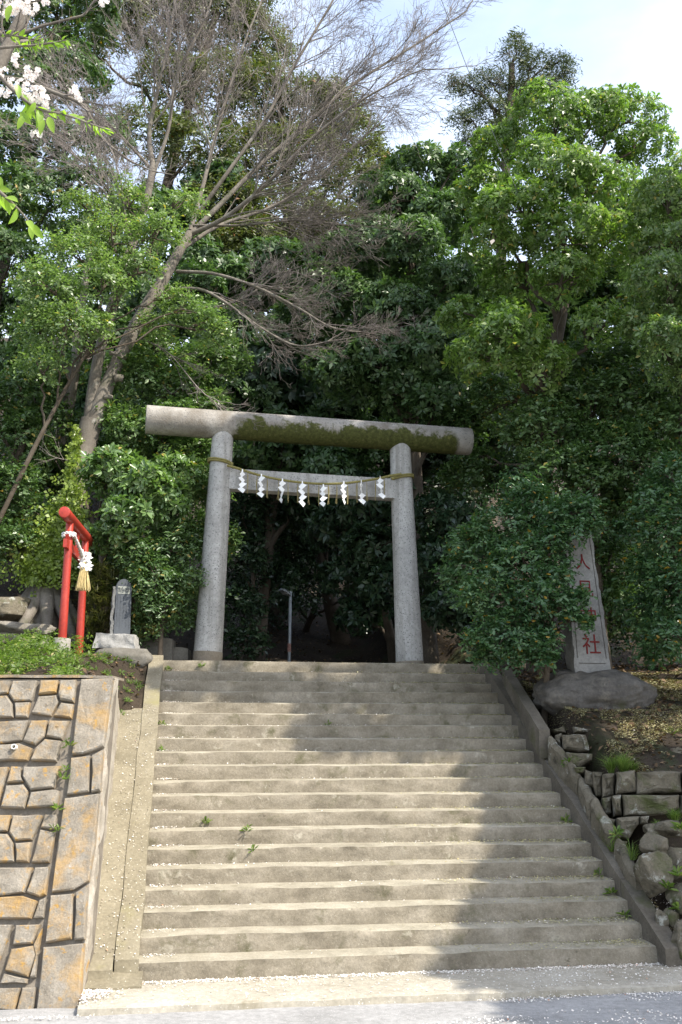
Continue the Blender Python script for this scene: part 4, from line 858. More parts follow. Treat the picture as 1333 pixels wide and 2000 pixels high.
tree('evergreen_tree', 'deep shaded evergreen straight behind the gate beam', 'tree',
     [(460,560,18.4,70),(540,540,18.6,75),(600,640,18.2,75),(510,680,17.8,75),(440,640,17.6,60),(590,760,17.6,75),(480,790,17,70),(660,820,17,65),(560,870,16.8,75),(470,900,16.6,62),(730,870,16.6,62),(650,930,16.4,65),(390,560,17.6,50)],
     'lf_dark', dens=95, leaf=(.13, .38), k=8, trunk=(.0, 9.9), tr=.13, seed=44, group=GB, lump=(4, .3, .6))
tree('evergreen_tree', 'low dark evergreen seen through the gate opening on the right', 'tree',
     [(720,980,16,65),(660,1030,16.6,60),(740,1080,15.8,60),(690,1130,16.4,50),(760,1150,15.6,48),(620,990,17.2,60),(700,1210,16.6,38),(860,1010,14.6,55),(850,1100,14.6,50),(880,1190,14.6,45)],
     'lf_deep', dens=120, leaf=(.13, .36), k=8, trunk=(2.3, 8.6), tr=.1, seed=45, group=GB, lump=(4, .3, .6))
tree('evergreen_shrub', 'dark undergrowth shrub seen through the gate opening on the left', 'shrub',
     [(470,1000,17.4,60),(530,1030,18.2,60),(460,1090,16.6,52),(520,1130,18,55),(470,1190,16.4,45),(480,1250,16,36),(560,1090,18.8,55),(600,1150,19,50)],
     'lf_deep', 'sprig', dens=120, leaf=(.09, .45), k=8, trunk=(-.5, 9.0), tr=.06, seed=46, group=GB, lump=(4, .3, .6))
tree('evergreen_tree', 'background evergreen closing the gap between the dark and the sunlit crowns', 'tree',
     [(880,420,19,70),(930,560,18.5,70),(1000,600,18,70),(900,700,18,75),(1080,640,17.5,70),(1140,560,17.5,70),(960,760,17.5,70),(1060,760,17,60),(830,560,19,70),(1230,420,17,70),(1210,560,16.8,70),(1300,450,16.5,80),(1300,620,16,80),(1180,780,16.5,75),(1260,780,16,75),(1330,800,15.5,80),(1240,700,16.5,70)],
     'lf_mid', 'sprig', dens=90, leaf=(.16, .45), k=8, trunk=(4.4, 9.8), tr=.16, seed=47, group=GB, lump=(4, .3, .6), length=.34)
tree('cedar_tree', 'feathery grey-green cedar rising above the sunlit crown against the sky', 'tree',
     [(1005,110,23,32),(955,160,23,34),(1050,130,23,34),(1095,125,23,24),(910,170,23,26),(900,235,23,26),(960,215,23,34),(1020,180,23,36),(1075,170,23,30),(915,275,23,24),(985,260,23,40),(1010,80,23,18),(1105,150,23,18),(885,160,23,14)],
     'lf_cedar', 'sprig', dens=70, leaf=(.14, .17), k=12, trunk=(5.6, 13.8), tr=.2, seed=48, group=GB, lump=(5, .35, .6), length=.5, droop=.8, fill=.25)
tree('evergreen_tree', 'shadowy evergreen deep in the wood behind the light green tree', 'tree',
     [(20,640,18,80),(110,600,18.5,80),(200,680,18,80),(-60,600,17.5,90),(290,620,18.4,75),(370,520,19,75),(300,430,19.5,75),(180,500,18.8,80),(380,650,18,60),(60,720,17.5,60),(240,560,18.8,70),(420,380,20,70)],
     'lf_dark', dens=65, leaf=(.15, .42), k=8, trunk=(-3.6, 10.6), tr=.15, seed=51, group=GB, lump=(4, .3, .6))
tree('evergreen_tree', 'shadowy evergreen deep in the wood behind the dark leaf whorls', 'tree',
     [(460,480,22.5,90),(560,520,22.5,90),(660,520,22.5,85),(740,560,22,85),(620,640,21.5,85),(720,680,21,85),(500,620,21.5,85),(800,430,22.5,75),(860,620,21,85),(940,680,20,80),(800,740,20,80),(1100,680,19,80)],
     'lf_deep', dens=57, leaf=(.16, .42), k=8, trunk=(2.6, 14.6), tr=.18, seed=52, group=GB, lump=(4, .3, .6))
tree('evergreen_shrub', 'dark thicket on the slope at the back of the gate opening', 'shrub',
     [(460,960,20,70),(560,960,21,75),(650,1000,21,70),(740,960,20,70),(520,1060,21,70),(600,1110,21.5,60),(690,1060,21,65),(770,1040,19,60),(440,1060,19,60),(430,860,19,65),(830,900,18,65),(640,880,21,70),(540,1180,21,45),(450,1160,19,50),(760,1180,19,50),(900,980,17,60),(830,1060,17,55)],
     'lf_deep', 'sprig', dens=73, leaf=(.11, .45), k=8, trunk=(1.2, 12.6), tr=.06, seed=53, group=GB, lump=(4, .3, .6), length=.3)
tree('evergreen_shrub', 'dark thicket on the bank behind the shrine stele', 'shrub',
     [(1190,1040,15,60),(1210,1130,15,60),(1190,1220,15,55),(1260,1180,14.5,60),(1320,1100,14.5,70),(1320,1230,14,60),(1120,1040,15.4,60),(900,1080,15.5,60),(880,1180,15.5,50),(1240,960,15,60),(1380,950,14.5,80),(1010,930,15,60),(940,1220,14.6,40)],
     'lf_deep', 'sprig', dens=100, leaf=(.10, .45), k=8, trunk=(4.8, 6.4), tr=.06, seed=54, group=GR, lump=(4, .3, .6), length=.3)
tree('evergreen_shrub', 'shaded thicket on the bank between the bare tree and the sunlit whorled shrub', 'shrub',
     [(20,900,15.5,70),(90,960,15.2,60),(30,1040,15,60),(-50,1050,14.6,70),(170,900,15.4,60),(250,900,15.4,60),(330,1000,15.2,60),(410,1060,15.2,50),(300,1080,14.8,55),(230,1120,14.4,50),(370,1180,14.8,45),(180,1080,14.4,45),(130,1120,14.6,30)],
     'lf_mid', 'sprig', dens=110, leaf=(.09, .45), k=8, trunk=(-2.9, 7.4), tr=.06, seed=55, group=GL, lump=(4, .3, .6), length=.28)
tree('evergreen_tree', 'added dark evergreen canopy that keeps skylight off the path beyond the gate', 'tree',
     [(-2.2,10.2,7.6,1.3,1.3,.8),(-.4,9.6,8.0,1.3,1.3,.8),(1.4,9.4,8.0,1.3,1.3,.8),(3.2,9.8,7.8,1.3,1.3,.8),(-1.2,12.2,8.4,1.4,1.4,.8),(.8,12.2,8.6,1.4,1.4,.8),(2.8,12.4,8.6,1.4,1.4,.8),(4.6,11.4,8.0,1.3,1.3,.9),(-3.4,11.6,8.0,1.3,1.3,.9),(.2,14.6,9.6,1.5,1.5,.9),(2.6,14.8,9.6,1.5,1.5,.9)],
     'lf_deep', dens=60, leaf=(.2, .45), k=8, trunk=(1.9, 12.0), tr=.16, seed=56, group=GB, lump=(3, .3, .6))  # canopy added to shut skylight out of the wood behind the gate
# trees standing right of the frame; they shade the lower flight
def shade_tree(label, pts, seed, base):
    B = []
    for q, s, r in pts: c = np.asarray(q, float)+sd*s; B.append((c[0], c[1], c[2], r, r, r*.8))
    return tree('evergreen_tree', label, 'tree', B, 'lf_mid', dens=75, leaf=(.24, .45), k=8, trunk=base, tr=.2, seed=seed, group=GR, lump=(5, .3, .5))
def onstair(u, v): r = ray(u, v); return CAM+r*((.14+SL*CAM[1]-EYE)/(r[2]-SL*r[1]))
def onroad(u, v): return hz(u, v, -.05)
shade_tree('spreading evergreen out past the terrace that throws shade over the right side of the steps',
     [(onstair(u, v), s_, r_*.0052) for u, v, s_, r_ in ((1010,1500,9.0,70),(1060,1560,9.2,80),(1085,1630,9.6,85),(1140,1640,9.0,80),(1100,1700,9.8,85),(1180,1730,9.2,90),(1060,1790,10,85),(1140,1820,9.6,90),(1250,1820,9.2,90),(1020,1880,10.2,70))]
     +[(onroad(1040,1925), 10.2, .45), (onroad(1150,1930), 10, .5), (onroad(1270,1930), 9.8, .6), (onroad(1200,1985), 10.4, .45), (np.array([3.4, .6, .6]), 9.4, .8), (np.array([3.6, 1.6, 1.4]), 9.0, .4), (np.array([3.2, 3.0, 2.5]), 9.0, .7), (np.array([2.85, 3.4, 2.5]), 9.2, .45), (np.array([2.85, 4.2, 2.8]), 9.2, .45), (np.array([3.6, 3.0, 3.6]), 9.0, .6), (np.array([4.1, 3.0, 2.5]), 9.0, .6)], 61, (8.6, .4))
shade_tree('evergreen out past the terrace that throws shade over the head of the steps',
     [(onstair(u, v), s_, r_*.0060) for u, v, s_, r_ in ((360,1325,12,50),(450,1325,11.8,52),(540,1335,11.4,55),(640,1345,11,55),(740,1345,10.6,60),(840,1360,10.2,70),(680,1425,10,58),(770,1435,9.8,58),(860,1430,9.4,60),(950,1430,9.0,64))]
     +[(TP(x_, z_), s_, r_) for x_, z_, s_, r_ in ((-.95,3.4,12.4,.45),(-.9,4.2,12.4,.45),(-.88,5.0,12.4,.45),(.2,5.4,12.0,.4),(1.3,5.6,11.4,.4),(1.78,3.4,11,.5),(1.75,4.2,11,.45),(3.3,3.6,10,.7),(2.9,3.0,10,.5))], 62, (7.8, 2.6))

# ------------------------------------------------------------------ the bare grey tree
rng = np.random.default_rng(77)
bt = thing('bare_tree', dep(88, 1215, 13.9), 'leaning smooth-barked grey tree, bare of leaves, rooted behind the red gate', 'tree')
def tp_(lst): return np.array([dep(*q) for q in lst])
trk = [(spline(tp_([(70,1250,13.9),(92,1180,13.9),(118,1080,13.9),(145,960,13.95),(163,890,14),(180,820,14)]), 26), np.interp(np.linspace(0, 1, 26), [0, .15, .35, .6, 1], [.38, .27, .18, .155, .155]), 18),
       (spline(tp_([(182,830,14),(205,765,14),(238,690,14.1),(275,620,14.2),(312,558,14.3),(345,500,14.4),(372,455,14.5)]), 26), np.linspace(.122, .072, 26), 16),
       (spline(tp_([(176,830,14),(183,760,14),(197,680,13.9),(216,610,13.8),(240,530,13.8),(262,470,13.9),(285,400,14),(300,320,14.1)]), 26), np.linspace(.10, .05, 26), 14),
       (spline(tp_([(118,870,14.4),(135,790,14.4),(147,720,14.4),(152,640,14.4),(165,560,14.5),(180,470,14.6)]), 22), np.linspace(.10, .05, 22), 12),
       (spline(tp_([(140,740,14.4),(125,690,14.4),(108,660,14.3)]), 10), np.linspace(.05, .025, 10), 8)]
for k in range(6):                                      # buttress roots
    a = -2.6+k*.62; b0_ = dep(88, 1195, 13.9); q = b0_+np.array([math.cos(a), math.sin(a), 0])*.75; q[2] = gz(q[0], q[1])-.02
    trk.append((spline([b0_+UP*.45, b0_+np.array([math.cos(a), math.sin(a), 0])*.30+UP*.08, q], 10), np.linspace(.17, .04, 10), 9))
for (u, v, r) in ((236,738,.055),(215,775,.035),(225,690,.03)):
    c = dep(u, v, 13.9); trk.append((np.array([c-RT*.08, c-RT*.02, c+RT*.035-UP*.01, c+RT*.045-UP*.012]), np.array([r*1.3, r*1.05, r, r*.35]), 10))
link('trunk', tubes('trunk', trk, rough=.10), M['bark'], bt, smooth=True)
limbs, twigs = [], []
def perp(d): return unit(np.cross(d, rng.normal(size=3)))
def grow(p, d, L, r, lvl, bias):
    n = max(5, int(7+L*2)) if lvl < 3 else (4 if lvl < 4 else 3); P = [p]; dd = unit(d)
    for i_ in range(n-1):
        dd = unit(dd+rng.normal(0, .09+.03*lvl, 3)+bias*.05+UP*.015*lvl); P.append(P[-1]+dd*L/(n-1))
    P = np.array(P); R = np.linspace(r, max(r*.35, .0022), n)
    (limbs if r > .012 else twigs).append((P, R, 7 if r > .025 else (5 if r > .010 else 3)))
    if lvl >= 4 or L < .22: return
    kids = {0: 7, 1: 6, 2: 5, 3: 3}[lvl]
    for c in range(kids):
        t_ = rng.uniform(.18, 1.0); i_ = min(int(t_*(n-1)), n-2); q = P[i_]+(P[i_+1]-P[i_])*(t_*(n-1)-i_ if t_ < 1 else 1)
        tang = unit(P[i_+1]-P[i_]); nd = unit(tang*rng.uniform(.65, 1.1)+perp(tang)*rng.uniform(.35, .75)+bias*.12)
        grow(q, nd, L*rng.uniform(.42, .7)*(1.1-.4*t_), max(R[i_]*rng.uniform(.36, .55), .0023), lvl+1, bias)
def limb(pxs, r0, r1, kids, bias=(0, 0, 0), kl=1.6, lvl=1):
    r0 = r0*.8
    P = spline(tp_(pxs), 22); R = np.linspace(r0, r1, 22); limbs.append((P, R, 9)); bias = RT*bias[0]+FW*bias[1]+UP*bias[2]
    for c in range(kids):
        t_ = rng.uniform(.22, 1.0); i_ = min(int(t_*21), 20); tang = unit(P[i_+1]-P[i_]); nd = unit(tang+perp(tang)*rng.uniform(.4, .85)+bias*.2)
        grow(P[i_], nd, kl*rng.uniform(.6, 1.1)*(1.15-.4*t_), max(R[i_]*.45, .009), lvl, bias)
    grow(P[-1], unit(P[-1]-P[-3]), kl*.8, r1, lvl, bias)
limb([(365,465,14.5),(430,400,14.6),(500,330,14.8),(590,250,15),(690,165,15.2),(800,95,15.4),(900,30,15.6)], .06, .014, 24, (.5, 0, .25), 1.7)
limb([(368,460,14.5),(440,425,14.3),(520,360,14),(610,270,13.8),(700,200,13.6),(790,150,13.5)], .05, .013, 22, (.5, -.1, .2), 1.6)
limb([(350,490,14.4),(430,440,14.8),(540,400,15.2),(640,330,15.5),(730,250,15.7)], .045, .012, 20, (.5, .1, .15), 1.5)
limb([(372,450,14.5),(395,370,14.6),(415,290,14.7),(440,200,14.8),(475,90,15),(520,-20,15.2)], .05, .014, 22, (.15, 0, .4), 1.6)
limb([(385,420,14.6),(450,330,14.5),(520,230,14.5),(580,120,14.5),(640,20,14.5),(670,-40,14.5)], .045, .014, 22, (.3, 0, .35), 1.6)
limb([(300,330,14.1),(292,260,14.1),(310,170,14.1),(330,80,14.1),(345,-20,14.1)], .055, .016, 20, (0, 0, .4), 1.5)
limb([(300,340,14.1),(330,250,14),(345,150,13.9),(400,40,13.8),(420,-30,13.8)], .04, .014, 18, (.1, 0, .4), 1.5)
limb([(296,330,14.1),(250,280,14),(205,235,13.8),(160,205,13.7),(120,180,13.6)], .032, .010, 12, (-.3, 0, .1), 1.2)
limb([(262,475,13.9),(230,400,13.8),(190,340,13.6),(140,300,13.5)], .03, .008, 14, (-.3, 0, .2), 1.3)
limb([(255,500,13.8),(250,470,13.6),(240,380,13.5),(225,310,13.4)], .022, .008, 10, (-.1, 0, .3), 1.2)
limb([(330,565,14.3),(390,565,14.2),(440,590,14.1),(510,640,14),(580,675,13.9),(650,665,13.9)], .035, .010, 13, (.4, 0, .0), .95)
limb([(345,530,14.4),(420,535,14.2),(500,560,14),(580,600,13.9),(650,640,13.8),(720,650,13.8)], .035, .010, 15, (.4, 0, .0), .95)
limb([(330,560,14.3),(400,600,14.6),(480,580,14.8),(560,530,15),(640,560,15.2)], .028, .009, 12, (.4, 0, .1), 1.0)
limb([(372,440,14.5),(470,440,14.4),(580,430,14.3),(680,440,14.2)], .028, .009, 14, (.5, 0, .05), 1.2)
limb([(275,660,14.1),(330,690,13.9),(390,760,13.7),(440,800,13.6)], .016, .006, 8, (.3, 0, -.2), .8)
for n_, P0 in enumerate(((243,1005), (160,890))):
    c = dep(165, 905, 13.8); d = RT*(1 if n_ == 0 else -1)+UP*.3; grow(c, d, .7, .0115, 2, d*.2)
link('limbs', tubes('limbs', limbs), M['bark'], bt, smooth=True)
link('twigs', tubes('twigs', twigs), M['twig'], bt, kind='stuff')
# second leafless tree whose limbs reach in from the left
b2 = dep(-170, 1150, 12.0); b2[2] = gz(b2[0], b2[1])-.1
bt2 = thing('bare_tree', b2, 'grey bare tree reaching in from the left above the bushes', 'tree')
limbs, twigs = [], []
limb([(-60,260,11),(0,125,11),(25,70,11),(45,25,11),(60,-40,11)], .12, .06, 5, (0, 0, .3), 1.0)
limb([(38,68,11),(80,52,11),(140,36,11),(165,28,11),(182,5,11)], .025, .012, 5, (.2, 0, .1), .6)
limb([(-20,150,10.8),(45,157,10.8),(105,180,10.8),(160,203,10.8),(180,235,10.8),(205,275,10.8),(245,308,10.8)], .035, .014, 10, (.3, 0, 0), .9)
link('trunk', tubes('trunk', [(spline([b2, dep(-150,700,12), dep(-110,420,11.5), dep(-60,260,11)], 20), np.linspace(.24, .12, 20), 14)], rough=.1), M['bark'], bt2, smooth=True)
link('limbs', tubes('limbs', limbs), M['bark'], bt2, smooth=True); link('twigs', tubes('twigs', twigs), M['twig'], bt2, kind='stuff')
# ivy over the lower trunk
rng = np.random.default_rng(5); P, U = [], []
for (u, v, d, ru, rv, n_) in ((140,930,13.72,8,40,70),(138,990,13.68,22,40,260),(118,1040,13.62,34,38,420),(100,1085,13.58,44,32,480),(70,1115,13.55,34,22,260),(148,865,13.8,7,26,50),(140,1060,13.5,16,60,260),(146,890,13.75,7,30,40)):
    a = rng.normal(size=(n_, 2))*.55
    for q in a: P.append(dep(u+q[0]*ru*1.3, v+q[1]*rv*1.3, d+rng.uniform(-.1, .12))); U.append(unit(-FW+RT*rng.normal(0, .5)+UP*rng.normal(.25, .4)))
V, fl = rosettes(np.array(P), np.array(U), 4, .055, .8, rng, (.1, .6))
link('ivy', leafmesh('ivy', V, fl), M['lf_ivy'], None, 'yellow-green ivy climbing the foot of the bare grey tree', 'ivy')
for n_, (u, v, d, dm, lb) in enumerate(((15,1190,13.4,(.34,.28,.2),'large shadowed rock at the foot of the bank left of the bare tree'),(45,1232,12.6,(.42,.25,.10),'flat sunlit rock beside the tree roots'),
    (15,1250,12.2,(.3,.2,.08),'flat grey rock under the weeds, lowest of the bank rocks'),(83,1262,12.1,(.10,.09,.075),'small block of stone next to the red gate footing'),(68,1272,11.9,(.12,.08,.05),'small pale flat stone among the weeds'))):
    c = dep(u, v, d); link('rock', rock('rock', c, dm, n_+60, 16, .22, .2*n_, .07, 0, 7), M['rock'] if n_ in (0, 2) else M['palerock'], None, lb, 'rock', 'rocks on the left bank')

# ------------------------------------------------------------------ ground cover
rng = np.random.default_rng(8)
def blades(C, k, L, wd, rng, spread=.5, bend=.5):
    n = len(C); d = unit(np.concatenate([rng.normal(0, spread, (n, k, 2)), np.ones((n, k, 1))], -1)); ls = L*rng.uniform(.5, 1.2, (n, k, 1)); hz_ = d.copy(); hz_[..., 2] = 0; hz_ = unit(hz_)
    B_ = C[:, None]+np.concatenate([rng.normal(0, .012, (n, k, 2)), np.zeros((n, k, 1))], -1); S = unit(np.cross(d, UP+0*d))*wd
    m_ = B_+d*ls*.55; tip = B_+d*ls*.9+hz_*ls*bend*.5-UP*ls*bend*.22
    return np.concatenate([np.stack([B_-S, B_+S, m_+S*.8, m_-S*.8], -2), np.stack([m_-S*.8, m_+S*.8, tip+S*.1, tip-S*.1], -2)], 2).reshape(-1, 3)
# weeds on the left bank
n_ = 2300; x = rng.uniform(-5.5, -1.8, n_); f = 8.5+3.4*rng.random(n_)**1.1; y = CAM[1]+(f-(x-CAM[0])*FW[0])/FW[1]
dn = wav(np.stack([x, y, x*0], -1), 2.0)+np.where(x < -2.25, .35, -.55)+np.where(f < 9.2, .2, 0); kp = dn > .3*rng.random(n_); x, y = x[kp], y[kp]; C = np.stack([x, y, gz(x, y)], -1)
hgt = .03+.17*rng.random(len(C))**1.5*np.where(x < -2.3, 1.3, .4); Pm = C+UP*hgt[:, None]
V1, fl = rosettes(np.repeat(Pm, 2, 0)+rng.normal(0, .02, (2*len(Pm), 3)), unit(UP+rng.normal(0, .4, (2*len(Pm), 3))), 6, .04, .42, rng, (-.2, .6))
V2, _ = rosettes(C+UP*.012, UP+rng.normal(0, .2, C.shape), 6, .05, .35, rng, (.1, .8))
V3 = blades(C[::3], 5, .10, .0025, rng)
xb_ = rng.uniform(-2.5, -1.78, 150); yb_ = rng.uniform(2.2, 4.6, 150); Cb = np.stack([xb_, yb_, gz(xb_, yb_)+.01], -1); Vb, _ = rosettes(Cb, UP-FW*.3+rng.normal(0, .3, Cb.shape), 6, .055, .35, rng, (.1, .8)); V3 = np.concatenate([V3, Vb, blades(Cb, 6, .10, .0025, rng)])
link('weeds', quads('weeds', np.concatenate([V1, V2, V3])), M['lf_grass'], None, 'green weeds and grass covering the bank above the block wall', 'weeds', kind='stuff')
sel = rng.choice(np.where(x < -2.3)[0], 70, replace=False); V, _ = rosettes(Pm[sel]+UP*.03, UP+rng.normal(0, .2, (70, 3)), 5, .011, .9, rng, (.1, .4)); link('yellow_florets', quads('yellow_florets', V), M['yellow'], None, 'tiny yellow flowers scattered among the weeds on the bank', 'flowers', kind='stuff')
# bamboo grass behind the red torii
P = [dep(rng.uniform(165, 225), rng.uniform(1110, 1230), 12.9+.5*rng.random()) for _ in range(110)]+[dep(rng.uniform(-10, 80), rng.uniform(1010, 1120), 13.6+.3*rng.random()) for _ in range(90)]+[dep(rng.uniform(150, 300), rng.uniform(1200, 1260), 13.0+.4*rng.random()) for _ in range(90)]
link('bamboo_grass', quads('bamboo_grass', blades(np.array(P), 14, .22, .006, rng, 1.1, 1.0)), M['lf_bamboo'], None, 'dry bamboo grass on the bank behind the red gate', 'grass', kind='stuff')
# leaf litter under the trees
n_ = 7000; x = rng.uniform(-4.5, 6, n_); y = rng.uniform(5.0, 14, n_); C = np.stack([x, y, gz(x, y)+.02], -1)
n2 = 2600; x2 = rng.uniform(2.9, 5.5, n2); y2 = rng.uniform(1.4, 5.2, n2); C = np.concatenate([C, np.stack([x2, y2, gz(x2, y2)+.03], -1)]); x3 = rng.uniform(-3.2, -1.78, 500); y3 = rng.uniform(1.6, 5.0, 500); C = np.concatenate([C, np.stack([x3, y3, gz(x3, y3)+.012], -1)])
def flat(C, L, wd, rng, tilt=.25):
    n = len(C); a = rng.uniform(0, 6.283, n); A = np.stack([np.cos(a), np.sin(a), rng.normal(0, tilt, n)], -1); A = unit(A); S = unit(np.cross(A, UP+rng.normal(0, tilt, (n, 3)))); ls = L*rng.uniform(.6, 1.3, n)
    return leafquads(C, A, S, ls, ls*wd, .1, .05, False)[0]
link('leaf_litter', quads('leaf_litter', flat(C, .07, .5, rng, .4)), M['litter'], None, 'brown fallen leaves on the ground under the trees', 'leaf litter', kind='stuff')
# yellow-green fallen florets: terrace, gutter, right ends of the treads
x = 2.9+3*rng.random(64000)**1.2; y = rng.uniform(1.45, 4.6, 64000); kp = wav(np.stack([x, y, x*0], -1), 2.6, 2)+wav(np.stack([x, y, x*0], -1), 9, 3)*.6 > -.6; x, y = x[kp], y[kp]; A1 = np.stack([x, y, gz(x, y)+.03], -1)
def treadpts(n, xf, yf):
    k = rng.integers(0, 20, n); x = xf(n, k); t_ = yf(n); return np.stack([x, k*RUN+.012+t_*.23, (k+1)*RISE+.006-.008*np.exp(-((t_*.23)/.12)**2)], -1)
A2 = treadpts(9000, lambda n, k: XR-.02-np.abs(rng.normal(0, .55, n))*(1+.5*rng.random(n)), lambda n: rng.random(n)**.7)
A2 = A2[A2[:, 0] > XL+.05]; xg = rng.uniform(2.84, 3.0, 2600); yg = rng.uniform(-.2, 4.2, 2600); A3 = np.stack([xg, yg, SL*yg-.04], -1); A3[:, 2] = gz(xg, yg)+.012
link('fallen_florets', quads('fallen_florets', flat(np.concatenate([A1, A2, A3]), .022, .55, rng)), M['pet_yellow'], None, 'pale yellow-green fallen florets on the terrace, gutter and right side of the steps', 'fallen flowers', kind='stuff')
# cherry petals
A1 = treadpts(2600, lambda n, k: rng.uniform(XL+.02, XR, n), lambda n: 1-.9*rng.random(n)**2); A1 = A1[wav(np.stack([A1[:, 0]*2, A1[:, 1]*9, A1[:, 0]*0], -1), 1.0, 2) > .1]; B1 = treadpts(1500, lambda n, k: XL+.03+np.abs(rng.normal(0, .12, n)), lambda n: 1-.5*rng.random(n)**1.5)
x = rng.uniform(-1.95, 3.6, 5200); e = edge_y(x); y = np.where(rng.random(5200) < .5, -.01-np.abs(rng.normal(0, .05, 5200))-.03, rng.uniform(-.7, -.03, 5200)); kp = (np.abs(y+.05) < .09) | (rng.random(5200) < .28+.35*(x > 1.3)); A4 = np.stack([x, y, x*0+.008], -1)[kp]
n_ = 15000; x = rng.uniform(-4, 5, n_); y = -.73-np.abs(rng.normal(0, .42, n_)); q = np.stack([x, y*1.6, x*0], -1); dn = wav(q, 2.2, 1)+.6*wav(q, 6, 2); kp = dn > .25+.9*rng.random(n_)-.55*(y > -.80)-.35*(x > 1.0)-.15; A5 = np.stack([x, y, x*0-.044], -1)[kp]
xr = rng.uniform(-1.9, -1.57, 450); yr = rng.uniform(0, 3.6, 450); A6 = np.stack([xr, yr, .14+SL*yr+.034+.012*(xr > -1.737)], -1)
xc = -1.93+np.abs(rng.normal(0, .10, 900)); yc = -.30-np.abs(rng.normal(0, .13, 900)); A7 = np.stack([xc, yc, xc*0+.010+.01*rng.random(900)], -1)
xg = rng.uniform(2.84, 3.15, 900); yg = rng.uniform(-.35, .9, 900); A8 = np.stack([xg, yg, np.maximum(gz(xg, yg), -.02)+.02], -1)
link('fallen_petals', quads('fallen_petals', flat(np.concatenate([A1, B1, A4, A5, A6, A7, A8]), .0165, .75, rng, .3)), M['pet_white'], None, 'white cherry petals drifted along the road edge and over the steps', 'petals', kind='stuff')
for u, v, d, lb in ((960, 478, 2.6, 'large white petal drifting in front of the sunlit evergreen'), (318, 516, 6.0, 'white petal drifting in front of the bare tree trunk'), (157, 256, 6.0, 'small white petal drifting below the cherry twig')):
    c = dep(u, v, d); link('falling_petal', quads('p', flat(c[None], .03 if u > 900 else .02, .55, rng, .6)), M['pet_white'], None, lb, 'petal', 'petals in the air')
# grass tufts and small weeds, each its own plant
def tuft(c, k, L, wd, label, group, spread=.5, bend=.7, name='grass_tuft'):
    link(name, quads(name, blades(np.asarray(c)[None], k, L, wd, rng, spread, bend)), M['lf_grass'], None, label, 'grass' if name == 'grass_tuft' else 'weed', group)
for zx, zy, d, L, k, lb in ((850, 690, 10.35, .24, 90, 'green grass tuft over the corner of the terrace wall'), (930, 690, 10.3, .28, 130, 'thick grass tuft on the terrace wall above the squared stones'), (990, 680, 10.4, .16, 50, 'short grass tuft at the right of the thick tuft'),
    (860, 1180, 9.75, .20, 22, 'long arching grass growing from the wall joint over the gutter'), (985, 1230, 9.45, .24, 26, 'long arching grass hanging over the big round rock'), (1240, 500, 11.3, .22, 110, 'grass patch on the terrace near the wood edge'), (1140, 1030, 9.75, .10, 40, 'low grass at the foot of the long wall stone'), (1250, 990, 9.7, .16, 90, 'leafy grass under the end of the long wall stone')):
    tuft(rp5(zx, zy, d)-UP*.08, k*2, L, .0028, lb, 'grass on the terrace wall')
def weed(c, k, L, label, group):
    V, _ = rosettes(np.asarray(c)[None]+rng.normal(0, .012, (3, 3)), UP+rng.normal(0, .35, (3, 3)), k, L, .32, rng, (.2, 1.0), True)
    link('weed', leafmesh('weed', V, True), M['lf_grass'], None, label, 'weed', group)
def nose(u, k): q = hy(u, 1500, (k-1)*RUN); return np.array([q[0], (k-1)*RUN-.01, 0])
for u, k, dz, lb in ((404, 20, .06, 'weed sprouting from the face of the topmost step'), (422, 8, .03, 'small weed at the foot of a riser halfway up the steps'), (494, 7, .12, 'weed sprouting from a step nosing above the lower third'), (508, 6, .10, 'drooping weed in a chipped nosing of the sixth step'), (640, 15, .02, 'tiny weed sprig in a step high on the flight')):
    p = hy(u, 1000, (k-1)*RUN); p = np.array([p[0], (k-1)*RUN-.012, (k-1)*RISE+dz]); weed(p, 5, .055, lb, 'weeds on the steps')
for k, lb in ((7, 'weed in the corner of a tread against the right curb, midway'), (3, 'weed in the corner of the third tread against the right curb'), (2, 'leafy weed in the corner of the second tread against the right curb'), (4, 'sprig in the corner of the fourth tread by the right curb')):
    weed(np.array([XR-.06, k*RUN-.04, k*RISE+.01]), 6, .06, lb, 'weeds on the steps')
for k, lb in ((14, 'grassy weed where a high tread meets the left stringer'), (12, 'tall weed where a middle tread meets the left stringer'), (19, 'weed beside the left stringer near the top')):
    weed(np.array([XL+.05, k*RUN-.04, k*RISE+.01]), 6, .06, lb, 'weeds on the steps')
for zx, zy, lb in ((365, 560, 'green weed high in the joint beside the corner stones'), (350, 690, 'green weed in the joint beside the split corner stones'), (338, 740, 'bushy green weed lower in the joint by the corner stones'), (310, 900, 'thin weed in the joint beside the long corner stone'), (303, 1010, 'weed near the middle of the joint by the corner stones')):
    weed(onwall(zx, zy)+WN*.03, 6, .05, lb, 'weeds in the wall joint')
for zx, zy, d, lb in ((1200, 1460, 9.0, 'broad-leaved weed below the big round rock'), (890, 1140, 9.7, 'leafy weed at the base of the terrace wall'), (575, 680, 10.8, 'little weed on the edging stones'), (1270, 1380, 9.0, 'leafy weed climbing the dark verge rock'), (1285, 1600, 8.9, 'weed at the low verge beside small stones'), (1290, 1100, 9.3, 'weed on the flat angular rock')):
    weed(rp5(zx, zy, d), 8, .08, lb, 'weeds on the verge')
for u, v, z, lb in ((250, 1335, None, 'spiky green weed on bare soil by the left stringer'), (270, 1318, None, 'leafy weed at the bank edge above the ramp'), (232, 1342, None, 'low weed at the corner of the block wall')):
    c = dep(u, v, 10.6 if u > 240 else 9.6); c[2] = gz(c[0], c[1])+.01; weed(c, 9, .09, lb, 'weeds by the ramp')
